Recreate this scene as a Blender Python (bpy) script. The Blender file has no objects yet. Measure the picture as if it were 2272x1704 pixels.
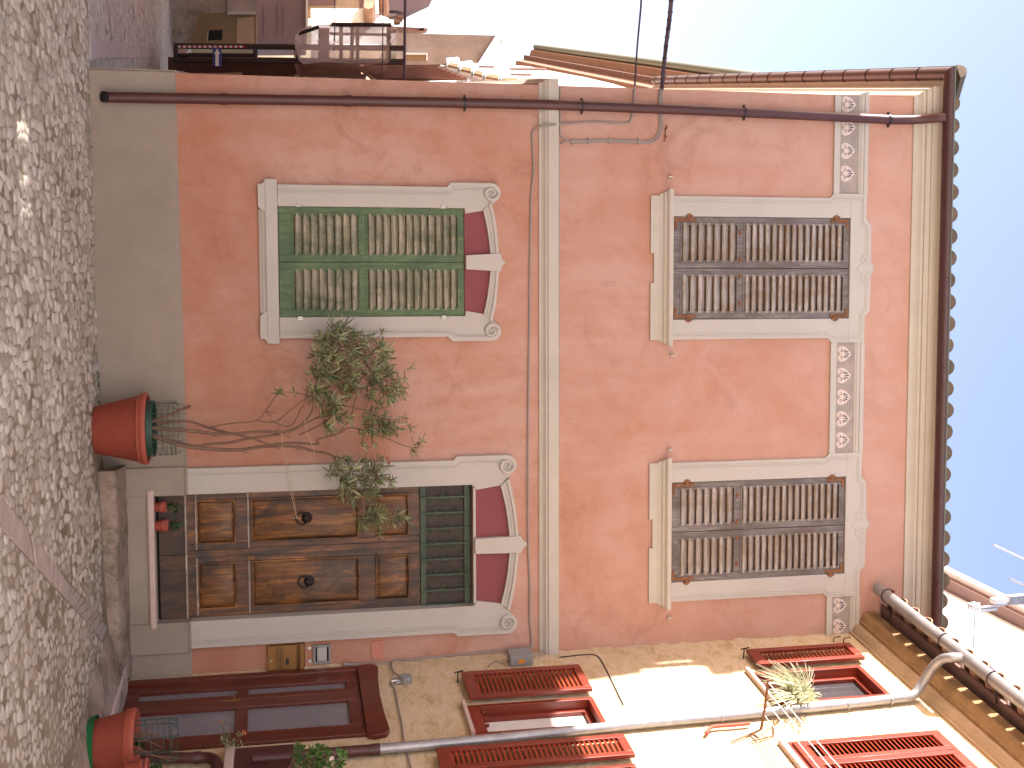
import bpy, bmesh, math, random
import numpy as np
from math import sin, cos, pi, radians, sqrt, atan2
from mathutils import Vector, Matrix
random.seed(7)
SC = bpy.context.scene
COL = SC.collection

# ------------------------------------------------------------------ camera calibration (from the building's vanishing points)
f_, p_, yw_, rl_, W_ = 2602.64, 0.195911, 0.0753336, -0.0178157, 0.148872
D_ = 11.0
F_ = np.array([sin(yw_)*cos(p_), cos(yw_)*cos(p_), sin(p_)])
R_ = np.cross(F_, [0, 0, 1]); R_ /= np.linalg.norm(R_); U_ = np.cross(R_, F_)
R_, U_ = cos(rl_)*R_ + sin(rl_)*U_, -sin(rl_)*R_ + cos(rl_)*U_
CAM = np.array([0, -D_, 1.6])
XC = 3.475                       # corner between the pink facade and the stone house

def ray(x, y): return F_*f_ + R_*(y-852.) + U_*(x-1136.)

class Frame:
    """a vertical wall plane: local x runs along it, z up, local -y points out of the wall"""
    def __init__(s, O, th):
        s.O = np.array(O, float); s.th = th
        s.X = np.array([cos(th), sin(th), 0]); s.Y = np.array([-sin(th), cos(th), 0])
    def at(s, x, y, c=0):        # photo pixel -> (along, z) on the plane standing c metres out of the wall
        d = ray(x, y); n = -s.Y
        t = ((s.O + n*c - CAM) @ n)/(d @ n); P = CAM + d*t - s.O
        return (float(P @ s.X), float(P[2]))
    def p3(s, x, y, c=0):
        a, z = s.at(x, y, c); return (a, -c, z)
FA = Frame((0, 0, 0), 0)                 # pink facade
FW = Frame((XC, 0, 0), W_-pi/2)          # stone house wall, x towards the viewer
def deep(Y, th=0.0, X=0.0): return Frame((X, Y, 0), th)
def crop(fr, x0, y0, sc): return lambda X, Y, c=0: fr.at(x0+X/sc, y0+Y/sc, c)

# ------------------------------------------------------------------ materials
MATS = {}
def srgb(r, g, b):
    return tuple((c/255/12.92 if c/255 <= .04045 else ((c/255+.055)/1.055)**2.4) for c in (r, g, b))
def lin(c): return (c[0], c[1], c[2], 1)
def mk(name):
    m = bpy.data.materials.new(name); m.use_nodes = True
    nt = m.node_tree; b = nt.nodes['Principled BSDF']; MATS[name] = m
    return m, nt, b
def N(nt, t, **k):
    n = nt.nodes.new(t)
    for a, v in k.items():
        if a in n.inputs: n.inputs[a].default_value = v
        else: setattr(n, a, v)
    return n
def coords(nt, stretch=(1, 1, 1), world=False):
    tc = N(nt, 'ShaderNodeNewGeometry' if world else 'ShaderNodeTexCoord')
    mp = N(nt, 'ShaderNodeMapping'); mp.inputs['Scale'].default_value = stretch
    nt.links.new(tc.outputs['Position' if world else 'Object'], mp.inputs['Vector'])
    return mp.outputs[0]
def noise(nt, vec, sc, det=5, rough=.6, dist=0):
    n = N(nt, 'ShaderNodeTexNoise'); n.inputs['Scale'].default_value = sc; n.inputs['Detail'].default_value = det
    n.inputs['Roughness'].default_value = rough; n.inputs['Distortion'].default_value = dist
    nt.links.new(vec, n.inputs['Vector']); return n.outputs['Fac']
def ramp(nt, fac, stops):
    r = N(nt, 'ShaderNodeValToRGB'); e = r.color_ramp.elements
    while len(e) < len(stops): e.new(.5)
    for i, (p, c) in enumerate(stops):
        e[i].position = p; e[i].color = lin(c) if not isinstance(c, (int, float)) else (c, c, c, 1)
    nt.links.new(fac, r.inputs[0]); return r.outputs[0]
def mix(nt, fac, a, b, mode='MIX'):
    m = N(nt, 'ShaderNodeMix', data_type='RGBA', blend_type=mode)
    if hasattr(fac, 'name'): nt.links.new(fac, m.inputs[0])
    else: m.inputs[0].default_value = fac
    for v, i in ((a, 6), (b, 7)):
        if hasattr(v, 'name'): nt.links.new(v, m.inputs[i])
        else: m.inputs[i].default_value = lin(v)
    return m.outputs[2]
def bump(nt, b, h, strength=.3, dist=.01):
    n = N(nt, 'ShaderNodeBump'); n.inputs['Strength'].default_value = strength; n.inputs['Distance'].default_value = dist
    nt.links.new(h, n.inputs['Height']); nt.links.new(n.outputs[0], b.inputs['Normal'])
def sc3(c, k): return tuple(min(1, x*k) for x in c)

def simple(name, col, rough=.75, var=.18, sc=4, fine=40, bs=.25, bd=.004, metal=0, stretch=(1, 1, 1), col2=None, spec=.4, coat=0):
    m, nt, b = mk(name); v = coords(nt, stretch)
    n1 = noise(nt, v, sc, 6, .62); n2 = noise(nt, v, fine, 4, .6)
    c = ramp(nt, n1, [(.3, sc3(col, 1-var)), (.72, col2 or sc3(col, 1+var))])
    c = mix(nt, .35, c, ramp(nt, n2, [(.3, sc3(col, 1-var*1.3)), (.7, sc3(col, 1+var*.8))]))
    nt.links.new(c, b.inputs['Base Color']); b.inputs['Roughness'].default_value = rough
    b.inputs['Metallic'].default_value = metal; b.inputs['Specular IOR Level'].default_value = spec
    if coat: b.inputs['Coat Weight'].default_value = coat; b.inputs['Coat Roughness'].default_value = .2
    if bs: bump(nt, b, n2, bs, bd)
    return m

# pink lime-washed plaster: blotchy ochre orange and dusty pink, with rubbed dark patches
m, nt, b = mk('pink_plaster'); v = coords(nt)
n1 = noise(nt, v, .75, 8, .68, .5); n2 = noise(nt, v, 3.2, 8, .62, .3); n3 = noise(nt, v, 60, 5, .6)
n4 = noise(nt, coords(nt, (2.2, 1, .5)), 1.6, 6, .65, .4)
pk, orr, dk = srgb(190, 150, 134), srgb(178, 123, 96), srgb(144, 98, 80)
c = ramp(nt, n1, [(.38, orr), (.56, pk)])
c = mix(nt, ramp(nt, n4, [(.44, 0), (.62, .6)]), c, orr)
c = mix(nt, ramp(nt, n2, [(.4, .0), (.68, .5)]), c, sc3(pk, 1.08))
c = mix(nt, ramp(nt, noise(nt, v, 1.7, 9, .75, 1.2), [(.53, 0), (.68, .5)]), c, dk)
c = mix(nt, .12, c, ramp(nt, n3, [(.35, dk), (.65, sc3(pk, 1.15))]))
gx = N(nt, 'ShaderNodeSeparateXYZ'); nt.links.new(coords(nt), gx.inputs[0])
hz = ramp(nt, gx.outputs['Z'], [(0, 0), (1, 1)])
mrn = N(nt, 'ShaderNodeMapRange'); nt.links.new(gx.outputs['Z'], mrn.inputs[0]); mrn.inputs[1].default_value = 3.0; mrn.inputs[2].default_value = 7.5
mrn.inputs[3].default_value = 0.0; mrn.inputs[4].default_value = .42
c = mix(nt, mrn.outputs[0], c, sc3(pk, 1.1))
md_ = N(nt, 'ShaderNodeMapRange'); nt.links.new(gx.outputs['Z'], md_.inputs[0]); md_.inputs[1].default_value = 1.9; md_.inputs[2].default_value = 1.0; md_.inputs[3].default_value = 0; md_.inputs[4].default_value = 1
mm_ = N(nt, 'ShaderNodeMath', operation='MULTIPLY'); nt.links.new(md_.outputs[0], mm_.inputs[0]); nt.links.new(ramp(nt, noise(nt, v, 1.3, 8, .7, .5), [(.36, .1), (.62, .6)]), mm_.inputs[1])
c = mix(nt, mm_.outputs[0], c, srgb(166, 102, 74))      # orange-brown blotches, stronger towards the plinth
nt.links.new(c, b.inputs['Base Color']); b.inputs['Roughness'].default_value = .92; b.inputs['Specular IOR Level'].default_value = .2
bump(nt, b, mix(nt, .25, n3, n2), .35, .006)

simple('cream_stucco', srgb(187, 178, 168), .85, .07, 2.2, 90, .25, .003, spec=.25)
simple('plinth_render', srgb(150, 136, 122), .9, .14, 1.3, 70, .35, .005, spec=.2, col2=srgb(170, 156, 142))
simple('cornice_stone', srgb(190, 180, 166), .85, .12, 2.2, 60, .2, .003, spec=.25)
simple('tan_board', srgb(128, 98, 78), .9, .2, 4, 40, .2, .003)
simple('burgundy_paint', srgb(136, 76, 78), .85, .07, 3, 70, .15, .003, spec=.25)
simple('frieze_grey', srgb(150, 138, 136), .85, .14, 9, 60, .2, .003, col2=srgb(184, 164, 140))
simple('palmette_cream', srgb(214, 194, 184), .85, .06, 8, 60, .1, .002)
simple('palmette_grey', srgb(84, 82, 84), .85, .1, 8, 60, .1, .002)
simple('gutter_brown', srgb(72, 42, 42), .42, .16, 6, 60, .06, .002, spec=.5)
simple('gutter_lip', srgb(104, 110, 100), .4, .15, 6, 60, .05, .002, metal=.3)
m, nt, b = mk('pipe_brown'); v = coords(nt, (1, 1, .6))
c = ramp(nt, noise(nt, v, 3, 6, .6), [(.3, srgb(66, 34, 32)), (.7, srgb(84, 46, 44))])
c = mix(nt, ramp(nt, noise(nt, v, 9, 8, .75, .6), [(.6, 0), (.72, .6)]), c, srgb(100, 48, 30))
nt.links.new(c, b.inputs['Base Color']); b.inputs['Roughness'].default_value = .45
simple('galvanised', srgb(160, 158, 160), .42, .2, 8, 50, .1, .002, metal=.55, col2=srgb(186, 182, 182))
simple('dark_iron', srgb(60, 52, 52), .5, .2, 12, 60, .2, .002, metal=.5)
simple('cable_grey', srgb(150, 136, 128), .6, .15, 10, 60, .1, .001)
simple('cable_dark', srgb(74, 66, 78), .6, .2, 10, 60, .1, .001)
simple('plate_pink', srgb(196, 128, 108), .8, .1, 12, 60, .2, .002)
simple('dark_roof', srgb(92, 64, 56), .9, .3, 5, 40, .5, .02)
simple('box_grey', srgb(140, 136, 134), .55, .12, 10, 60, .15, .001)
simple('brass', srgb(142, 100, 52), .38, .2, 10, 90, .1, .001, metal=.35, col2=srgb(156, 112, 62))
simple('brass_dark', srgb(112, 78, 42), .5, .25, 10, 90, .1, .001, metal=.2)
simple('steel', srgb(176, 170, 164), .35, .1, 10, 60, .03, .001, metal=.7)
simple('dark_void', (.012, .010, .009), .9, .2, 3, 20, 0)
simple('terracotta', srgb(142, 62, 46), .7, .16, 6, 50, .2, .002, col2=srgb(152, 72, 54))
simple('terracotta_rim', srgb(164, 82, 64), .7, .12, 6, 50, .2, .002)
simple('green_plastic', srgb(34, 110, 62), .5, .1, 6, 40, .1, .001)
simple('soil', srgb(70, 54, 42), .95, .4, 30, 120, 1, .01)
simple('wire_green', srgb(46, 74, 62), .5, .2, 10, 50, 0)
simple('grille_green', srgb(54, 74, 54), .55, .28, 9, 60, .2, .002, col2=srgb(88, 98, 76))
simple('twine', srgb(196, 170, 140), .9, .2, 40, 200, .3, .001)
simple('bark', srgb(122, 92, 76), .85, .3, 14, 70, .5, .004, stretch=(1, 1, .3), col2=srgb(150, 116, 96))
simple('flower_red', srgb(176, 50, 56), .6, .1, 8, 40, 0)
simple('flower_white', srgb(240, 226, 214), .6, .05, 8, 40, 0)
simple('flower_orange', srgb(214, 120, 70), .6, .1, 8, 40, 0)
simple('net_mesh', srgb(188, 160, 150), .8, .1, 3, 30, .4, .02)
simple('white_wall', srgb(222, 224, 226), .85, .06, 2, 30, .2, .004)
simple('faded_ink', srgb(104, 90, 100), .85, .2, 9, 30, 0)
simple('lilac_wall', srgb(130, 114, 120), .85, .08, 2, 30, .15, .004)
simple('ochre_wall', srgb(134, 112, 84), .9, .2, 1.2, 20, .3, .01)
simple('grey_wall', srgb(146, 132, 126), .9, .25, 1.4, 14, .3, .01, col2=srgb(170, 158, 150))
simple('roof_red', srgb(104, 86, 82), .85, .25, 4, 30, .4, .01)
simple('tile_clay', srgb(150, 108, 84), .85, .3, 5, 40, .4, .006, col2=srgb(182, 150, 124))
simple('eave_brown', srgb(150, 118, 82), .85, .22, 5, 40, .3, .004, col2=srgb(176, 142, 100))
simple('eave_beige', srgb(176, 150, 122), .85, .18, 5, 40, .3, .004)
simple('roof_edge', srgb(120, 92, 84), .7, .15, 5, 40, .2, .004)
simple('old_tile', srgb(96, 86, 74), .9, .3, 9, 50, .5, .006, col2=srgb(128, 108, 90))
simple('copper_eave', srgb(124, 92, 78), .7, .2, 5, 40, .3, .006)
simple('sign_blue', srgb(42, 58, 120), .5, .08, 5, 40, 0)
simple('sign_white', srgb(208, 204, 204), .5, .05, 5, 40, 0)
simple('tape_red', srgb(170, 40, 50), .5, .08, 5, 40, 0)
simple('antenna_grey', srgb(200, 196, 200), .4, .1, 5, 40, 0, metal=.5)
simple('label_orange', srgb(214, 142, 40), .5, .08, 5, 40, 0)
simple('rust', srgb(124, 74, 46), .85, .4, 22, 90, .4, .002, col2=srgb(160, 116, 84))
simple('marble', srgb(196, 172, 160), .5, .1, 5, 50, .1, .002)
simple('concrete_light', srgb(190, 168, 156), .9, .14, 3, 60, .4, .005, spec=.2)

def wood(name, cols, stretch, sc=5, rough=.7, bs=.5, coat=0, bd=.003):
    m, nt, b = mk(name); v = coords(nt, stretch)
    c = ramp(nt, noise(nt, v, sc, 9, .68, .6), [(.28, cols[0]), (.5, cols[1]), (.74, cols[2])])
    big = noise(nt, coords(nt, (1, 1, .6)), 3.4, 8, .75, .9)
    c = mix(nt, ramp(nt, big, [(.44, 0), (.6, .85)]), c, cols[3])
    nt.links.new(c, b.inputs['Base Color']); b.inputs['Roughness'].default_value = rough
    if coat: b.inputs['Coat Weight'].default_value = coat; b.inputs['Coat Roughness'].default_value = .15
    bump(nt, b, noise(nt, v, sc*2.5, 6, .7), bs, bd)
G0 = [srgb(78, 70, 68), srgb(118, 108, 104), srgb(158, 146, 138), srgb(96, 82, 74)]
wood('grey_wood_v', G0, (9, 9, .7))
wood('grey_wood_h', [srgb(104, 94, 86), srgb(164, 152, 142), srgb(198, 184, 172), srgb(138, 118, 98)], (.7, 11, 11))
wood('green_wood_v', [srgb(58, 74, 46), srgb(88, 108, 66), srgb(118, 130, 90), srgb(64, 86, 58)], (9, 9, .8), rough=.6)
wood('green_wood_h', [srgb(84, 90, 64), srgb(152, 140, 118), srgb(200, 186, 168), srgb(98, 106, 76)], (.8, 12, 12))
wood('door_wood', [srgb(34, 24, 20), srgb(96, 60, 34), srgb(160, 100, 48), srgb(46, 34, 30)], (6, 6, .5), 3.2, .5, .4)
wood('door_wood_panel', [srgb(40, 28, 20), srgb(120, 76, 38), srgb(186, 124, 60), srgb(56, 42, 32)], (6, 6, .5), 3.2, .5, .4)
wood('kick_wood', [srgb(44, 32, 26), srgb(76, 54, 40), srgb(116, 76, 44), srgb(50, 40, 36)], (5, 7, .9), 4, .6, .4)
wood('red_wood', [srgb(106, 36, 20), srgb(128, 46, 26), srgb(142, 54, 30), srgb(112, 40, 24)], (6, 6, .4), 4, .42, .15, .15)
wood('mahogany', [srgb(78, 32, 20), srgb(100, 40, 26), srgb(116, 50, 32), srgb(84, 34, 22)], (6, 6, .4), 4, .38, .15, .2)
wood('red_slat', [srgb(128, 44, 22), srgb(150, 58, 28), srgb(166, 68, 34), srgb(140, 52, 26)], (.6, 8, 8), 4, .45, .15, .1)

# leaves
def leafmat(name, a, b_, c_):
    m, nt, b = mk(name)
    oi = N(nt, 'ShaderNodeNewGeometry')
    c = ramp(nt, oi.outputs['Random Per Island'], [(0, a), (.5, b_), (1, c_)])
    nt.links.new(c, b.inputs['Base Color']); b.inputs['Roughness'].default_value = .42
    tr = N(nt, 'ShaderNodeBsdfTranslucent'); nt.links.new(c, tr.inputs[0])
    ms = N(nt, 'ShaderNodeMixShader'); ms.inputs[0].default_value = .2
    nt.links.new(b.outputs[0], ms.inputs[1]); nt.links.new(tr.outputs[0], ms.inputs[2])
    nt.links.new(ms.outputs[0], nt.nodes['Material Output'].inputs[0])
leafmat('oleander_leaf', srgb(80, 94, 60), srgb(116, 126, 84), srgb(186, 184, 136))
leafmat('shrub_leaf', srgb(56, 92, 40), srgb(84, 122, 56), srgb(122, 146, 78))
leafmat('dark_leaf', srgb(34, 62, 32), srgb(50, 84, 40), srgb(74, 104, 56))
leafmat('stripe_leaf', srgb(150, 160, 110), srgb(206, 206, 176), srgb(232, 228, 206))

# glass
def glassmat(name, col, rough=.15, spec=.6):
    m, nt, b = mk(name); v = coords(nt)
    c = ramp(nt, noise(nt, v, 2.5, 4), [(.3, sc3(col, .9)), (.7, sc3(col, 1.1))])
    nt.links.new(c, b.inputs['Base Color']); b.inputs['Roughness'].default_value = rough
    b.inputs['Specular IOR Level'].default_value = spec
glassmat('grey_glass', srgb(124, 118, 124), .25)
glassmat('dark_glass', srgb(66, 62, 64), .12, .8)
glassmat('glare_glass', srgb(210, 206, 200), .6, .3)  # pale pane colour painted in place of the sun's reflection in the glass
glassmat('grille_glass', srgb(66, 52, 44), .5, .3)

# stone house wall: rough lime mortar over rubble, warm beige
m, nt, b = mk('rubble_wall'); v = coords(nt, (1, 1, 1.6))
vo = N(nt, 'ShaderNodeTexVoronoi', feature='DISTANCE_TO_EDGE'); vo.inputs['Scale'].default_value = 5.5
wv = noise(nt, v, 5, 4, .6)
mv = N(nt, 'ShaderNodeMix', data_type='RGBA'); mv.inputs[0].default_value = .12
nt.links.new(v, mv.inputs[6]); nz = N(nt, 'ShaderNodeTexNoise'); nz.inputs['Scale'].default_value = 6; nt.links.new(v, nz.inputs[0]); nt.links.new(nz.outputs['Color'], mv.inputs[7])
nt.links.new(mv.outputs[2], vo.inputs['Vector'])
base = ramp(nt, noise(nt, v, 4.5, 9, .75, .8), [(.3, srgb(176, 146, 108)), (.48, srgb(208, 184, 148)), (.62, srgb(214, 192, 166)), (.75, srgb(186, 166, 142))])
fine = noise(nt, v, 26, 8, .72)
c = mix(nt, ramp(nt, fine, [(.56, 0), (.72, .55)]), base, srgb(140, 106, 74))
crk = ramp(nt, vo.outputs['Distance'], [(0, 1), (.02, 0)])
gm = ramp(nt, noise(nt, v, 3.3, 6, .7), [(.55, 0), (.66, .75)])
cf = N(nt, 'ShaderNodeMath', operation='MULTIPLY'); nt.links.new(crk, cf.inputs[0]); nt.links.new(gm, cf.inputs[1])
c = mix(nt, cf.outputs[0], c, srgb(112, 88, 66))
nt.links.new(c, b.inputs['Base Color']); b.inputs['Roughness'].default_value = .95; b.inputs['Specular IOR Level'].default_value = .15
hh = mix(nt, .09, mix(nt, .5, fine, noise(nt, v, 7, 9, .7, 1.0)), ramp(nt, vo.outputs['Distance'], [(0, 0), (.10, 1)]))
bump(nt, b, hh, .85, .03)
# far rubble wall
m, nt, b = mk('far_rubble'); v = coords(nt)
vo = N(nt, 'ShaderNodeTexVoronoi'); vo.inputs['Scale'].default_value = 9; nt.links.new(v, vo.inputs['Vector'])
c = mix(nt, .6, vo.outputs['Color'], srgb(150, 130, 116)); hs = N(nt, 'ShaderNodeHueSaturation'); hs.inputs['Saturation'].default_value = .25
nt.links.new(c, hs.inputs['Color']); c2 = mix(nt, .5, hs.outputs[0], srgb(178, 158, 140)); nt.links.new(c2, b.inputs['Base Color'])
b.inputs['Roughness'].default_value = .95
bump(nt, b, vo.outputs['Distance'], .8, .03)

# cobbles: stone and joint come from the modelled relief (attributes)
def cobblemat(name, stA, stB, stC, joint, jointB):
    m, nt, b = mk(name)
    at = N(nt, 'ShaderNodeAttribute', attribute_name='rnd'); aj = N(nt, 'ShaderNodeAttribute', attribute_name='dome')
    v = coords(nt)
    c = ramp(nt, at.outputs['Fac'], [(0, stA), (.45, stB), (1, stC)])
    c = mix(nt, .3, c, ramp(nt, noise(nt, v, 22, 7, .7), [(.3, sc3(stA, .75)), (.7, sc3(stC, 1.08))]))
    j = ramp(nt, noise(nt, v, 2.2, 6, .65), [(.35, joint), (.65, jointB)])
    c = mix(nt, ramp(nt, aj.outputs['Fac'], [(.05, 0), (.20, 1)]), j, c)
    big = ramp(nt, noise(nt, v, .8, 5, .6), [(.38, .0), (.7, .38)])
    c = mix(nt, big, c, jointB)
    nt.links.new(c, b.inputs['Base Color']); b.inputs['Roughness'].default_value = .8; b.inputs['Specular IOR Level'].default_value = .3
    bump(nt, b, noise(nt, v, 70, 5, .7), .4, .004)
cobblemat('cobbles', srgb(146, 134, 118), srgb(182, 170, 156), srgb(212, 203, 190), srgb(110, 95, 76), srgb(148, 134, 114))
cobblemat('lane_cobbles', srgb(160, 154, 144), srgb(192, 186, 176), srgb(216, 210, 200), srgb(108, 100, 90), srgb(142, 134, 124))
simple('strip_stone', srgb(172, 156, 146), .9, .28, 7, 60, .8, .01)
simple('kerb_stone', srgb(150, 134, 124), .9, .2, 6, 60, .6, .006)
simple('slab_stone', srgb(188, 178, 170), .85, .2, 3, 60, .4, .004)
simple('lane_slab', srgb(190, 178, 172), .8, .14, 3, 60, .4, .004)
simple('earth', srgb(124, 106, 92), .95, .2, 1, 20, .4, .01)
# dirty step: concrete with mould
m, nt, b = mk('step_concrete'); v = coords(nt)
c = ramp(nt, noise(nt, v, 2.4, 8, .7), [(.32, srgb(112, 94, 78)), (.52, srgb(156, 136, 120)), (.75, srgb(186, 166, 154))])
c = mix(nt, ramp(nt, noise(nt, v, 4, 9, .78, .6), [(.50, 0), (.64, .75)]), c, srgb(88, 80, 58))
nt.links.new(c, b.inputs['Base Color']); b.inputs['Roughness'].default_value = .95
bump(nt, b, noise(nt, v, 40, 6, .7), .6, .008)

# ------------------------------------------------------------------ mesh builder
class MB:
    def __init__(s): s.v = []; s.f = []; s.m = []; s.cur = 0
    def add(s, vs, fs):
        o = len(s.v); s.v += [tuple(map(float, p)) for p in vs]
        for f in fs: s.f.append([i+o for i in f]); s.m.append(s.cur)
        return s
    def box(s, x0, x1, y0, y1, z0, z1):
        vs = [(x, y, z) for x in (x0, x1) for y in (y0, y1) for z in (z0, z1)]
        return s.add(vs, [(0, 1, 3, 2), (4, 6, 7, 5), (0, 4, 5, 1), (2, 3, 7, 6), (0, 2, 6, 4), (1, 5, 7, 3)])
    def hexa(s, a, b):           # two quads (4 pts each)
        return s.add(list(a)+list(b), [(3, 2, 1, 0), (4, 5, 6, 7)]+[(i, (i+1) % 4, 4+(i+1) % 4, 4+i) for i in range(4)])
    def prism(s, pts, y0, y1, chamfer=0):  # polygon in xz, from front y0 to back y1
        n = len(pts)
        if chamfer:
            cx = sum(p[0] for p in pts)/n; cz = sum(p[1] for p in pts)/n
        s.add([(p[0], y0, p[1]) for p in pts]+[(p[0], y1, p[1]) for p in pts],
              [list(range(n)), list(range(2*n-1, n-1, -1))]+[(i, n+i, n+(i+1) % n, (i+1) % n) for i in range(n)])
        return s
    def strip(s, A, B, y0, y1):  # band between two curves in xz
        for i in range(len(A)-1): s.prism([A[i], A[i+1], B[i+1], B[i]], y0, y1)
        return s
    def tube(s, path, r, seg=8, closed=False, caps=True):
        P = [Vector(p) for p in path]; n = len(P)
        rr = r if isinstance(r, (list, tuple)) else [r]*n
        prev = None; rings = []
        for i in range(n):
            if closed: t = P[(i+1) % n]-P[i-1]
            else: t = P[min(i+1, n-1)]-P[max(i-1, 0)]
            if t.length < 1e-9: t = Vector((0, 0, 1))
            t.normalize()
            if prev is None:
                u = t.orthogonal().normalized()
            else:
                u = prev-t*prev.dot(t)
                u = u.normalized() if u.length > 1e-6 else t.orthogonal().normalized()
            prev = u; w = t.cross(u)
            rings.append([P[i]+(u*cos(a)+w*sin(a))*rr[i] for a in [2*pi*k/seg for k in range(seg)]])
        vs = [p for rg in rings for p in rg]; fs = []
        for i in range(n if closed else n-1):
            j = (i+1) % n
            for k in range(seg): fs.append((i*seg+k, i*seg+(k+1) % seg, j*seg+(k+1) % seg, j*seg+k))
        if caps and not closed: fs += [list(range(seg))[::-1], list(range((n-1)*seg, n*seg))]
        return s.add(vs, fs)
    def lathe(s, prof, c=(0, 0, 0), seg=32):
        vs = []; fs = []; n = len(prof)
        for k in range(seg):
            a = 2*pi*k/seg
            for r, z in prof: vs.append((c[0]+r*cos(a), c[1]+r*sin(a), c[2]+z))
        for k in range(seg):
            for i in range(n-1):
                j = (k+1) % seg; fs.append((k*n+i, j*n+i, j*n+i+1, k*n+i+1))
        return s.add(vs, fs)
    def sweep(s, prof, A, B, mA=0., mB=0.):
        """profile [(out,z)] swept along frame x from A to B; mitre factors shift x by factor*out"""
        n = len(prof)
        vs = [(A+mA*c, -c, z) for c, z in prof]+[(B+mB*c, -c, z) for c, z in prof]
        fs = [(i, i+1, n+i+1, n+i) for i in range(n-1)]+[(n-1, 0, n, 2*n-1), list(range(n))[::-1], list(range(n, 2*n))]
        return s.add(vs, fs)
    def leaf(s, p, d, L, w, bend=.25, up=None):
        d = Vector(d).normalized(); p = Vector(p)
        up = Vector(up) if up else Vector((random.uniform(-1, 1), random.uniform(-1, 1), random.uniform(-.3, 1)))
        sd = d.cross(up)
        if sd.length < 1e-4: sd = d.orthogonal()
        sd.normalize(); nn = sd.cross(d)
        vs = [p]; k = [(.3, .8), (.6, 1), (.85, .55)]
        for t, ww in k:
            c = p+d*L*t-nn*bend*L*t*t
            vs += [c+sd*w*ww*.5+nn*w*.12, c-nn*w*.06, c-sd*w*ww*.5+nn*w*.12]
        vs.append(p+d*L-nn*bend*L)
        fs = [(0, 1, 2), (0, 2, 3)]
        for i in (1, 4): fs += [(i, i+3, i+4, i+1), (i+1, i+4, i+5, i+2)]
        fs += [(7, 10, 8), (8, 10, 9)]
        return s.add(vs, fs)
    def build(s, name, mats, parent=None, org=None, bevel=0, sharp=38, M=None, recalc=True):
        me = bpy.data.meshes.new(name)
        o0 = Vector(org if org is not None else (ORG.get(parent.name, (0, 0, 0)) if parent else (0, 0, 0)))
        me.from_pydata([tuple(Vector(p)-o0) for p in s.v], [], s.f)
        if not isinstance(mats, (list, tuple)): mats = [mats]
        for mm in mats: me.materials.append(MATS[mm])
        me.polygons.foreach_set('material_index', s.m)
        if recalc:
            bm = bmesh.new(); bm.from_mesh(me); bmesh.ops.recalc_face_normals(bm, faces=bm.faces); bm.to_mesh(me); bm.free()
        me.shade_smooth(); me.set_sharp_from_angle(angle=radians(sharp))
        ob = bpy.data.objects.new(name, me); COL.objects.link(ob)
        if parent is not None:
            ob.parent = parent; ORG[ob.name] = tuple(o0)
        if bevel:
            bv = ob.modifiers.new('bevel', 'BEVEL'); bv.width = bevel; bv.segments = 2; bv.limit_method = 'ANGLE'; bv.angle_limit = radians(40)
            bv.harden_normals = False
        return ob
ORG = {}
def tag(o, label, cat, group=None):
    o['label'] = label; o['category'] = cat
    if group: o['group'] = group
    return o
def thing(name, label, cat, fr=FA, org=(0, 0, 0), group=None):
    o = bpy.data.objects.new(name, None); COL.objects.link(o); o.empty_display_size = .1
    P = fr.O + fr.X*org[0] + fr.Y*org[1] + np.array([0, 0, org[2]])
    o.location = P; o.rotation_euler = (0, 0, fr.th); ORG[o.name] = tuple(org)
    return tag(o, label, cat, group)
def solo(mb, name, mats, label, cat, fr=FA, org=(0, 0, 0), group=None, **k):
    o = mb.build(name, mats, None, org=org, **k)
    o.location = fr.O + fr.X*org[0] + fr.Y*org[1] + np.array([0, 0, org[2]]); o.rotation_euler = (0, 0, fr.th)
    return tag(o, label, cat, group)
def smooth(pts, k=6):
    P = [Vector(p) for p in pts]; out = []
    Q = [P[0]*2-P[1]]+P+[P[-1]*2-P[-2]]
    for i in range(1, len(Q)-2):
        for j in range(k):
            t = j/k; a, b, c, d = Q[i-1], Q[i], Q[i+1], Q[i+2]
            out.append(.5*((2*b)+(c-a)*t+(2*a-5*b+4*c-d)*t*t+(3*b-a-3*c+d)*t**3))
    out.append(P[-1]); return out
def wallgrid(mb, x0, x1, z0, z1, holes, y=0, rev=.25, step=None):
    xs = sorted(set([x0, x1]+[h[0] for h in holes]+[h[1] for h in holes]))
    zs = sorted(set([z0, z1]+[h[2] for h in holes]+[h[3] for h in holes]))
    for i in range(len(xs)-1):
        for j in range(len(zs)-1):
            cx, cz = (xs[i]+xs[i+1])/2, (zs[j]+zs[j+1])/2
            if any(h[0] < cx < h[1] and h[2] < cz < h[3] for h in holes): continue
            mb.add([(xs[i], y, zs[j]), (xs[i+1], y, zs[j]), (xs[i+1], y, zs[j+1]), (xs[i], y, zs[j+1])], [(0, 1, 2, 3)])
    for a, b, c, d in holes:
        mb.add([(a, y, c), (b, y, c), (b, y, d), (a, y, d), (a, y+rev, c), (b, y+rev, c), (b, y+rev, d), (a, y+rev, d)],
               [(0, 4, 5, 1), (1, 5, 6, 2), (2, 6, 7, 3), (3, 7, 4, 0), (4, 7, 6, 5)])
def spiral(cx, cz, r0, r1, a0, turns, y, sgn=1, n=26):
    return [(cx+(r0+(r1-r0)*i/n)*cos(a0+sgn*2*pi*turns*i/n), y, cz+(r0+(r1-r0)*i/n)*sin(a0+sgn*2*pi*turns*i/n)) for i in range(n+1)]

def toW(mb, fr):
    mb.v = [tuple(fr.O+fr.X*p[0]+fr.Y*p[1]+np.array([0, 0, p[2]])) for p in mb.v]; return mb
WL = -2.0
SA = radians(9.7)
FS = Frame((WL, 0, 0), SA-pi/2)          # hidden side wall of the pink house
MI = (1-sin(SA))/cos(SA); MR = math.tan(W_)

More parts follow.
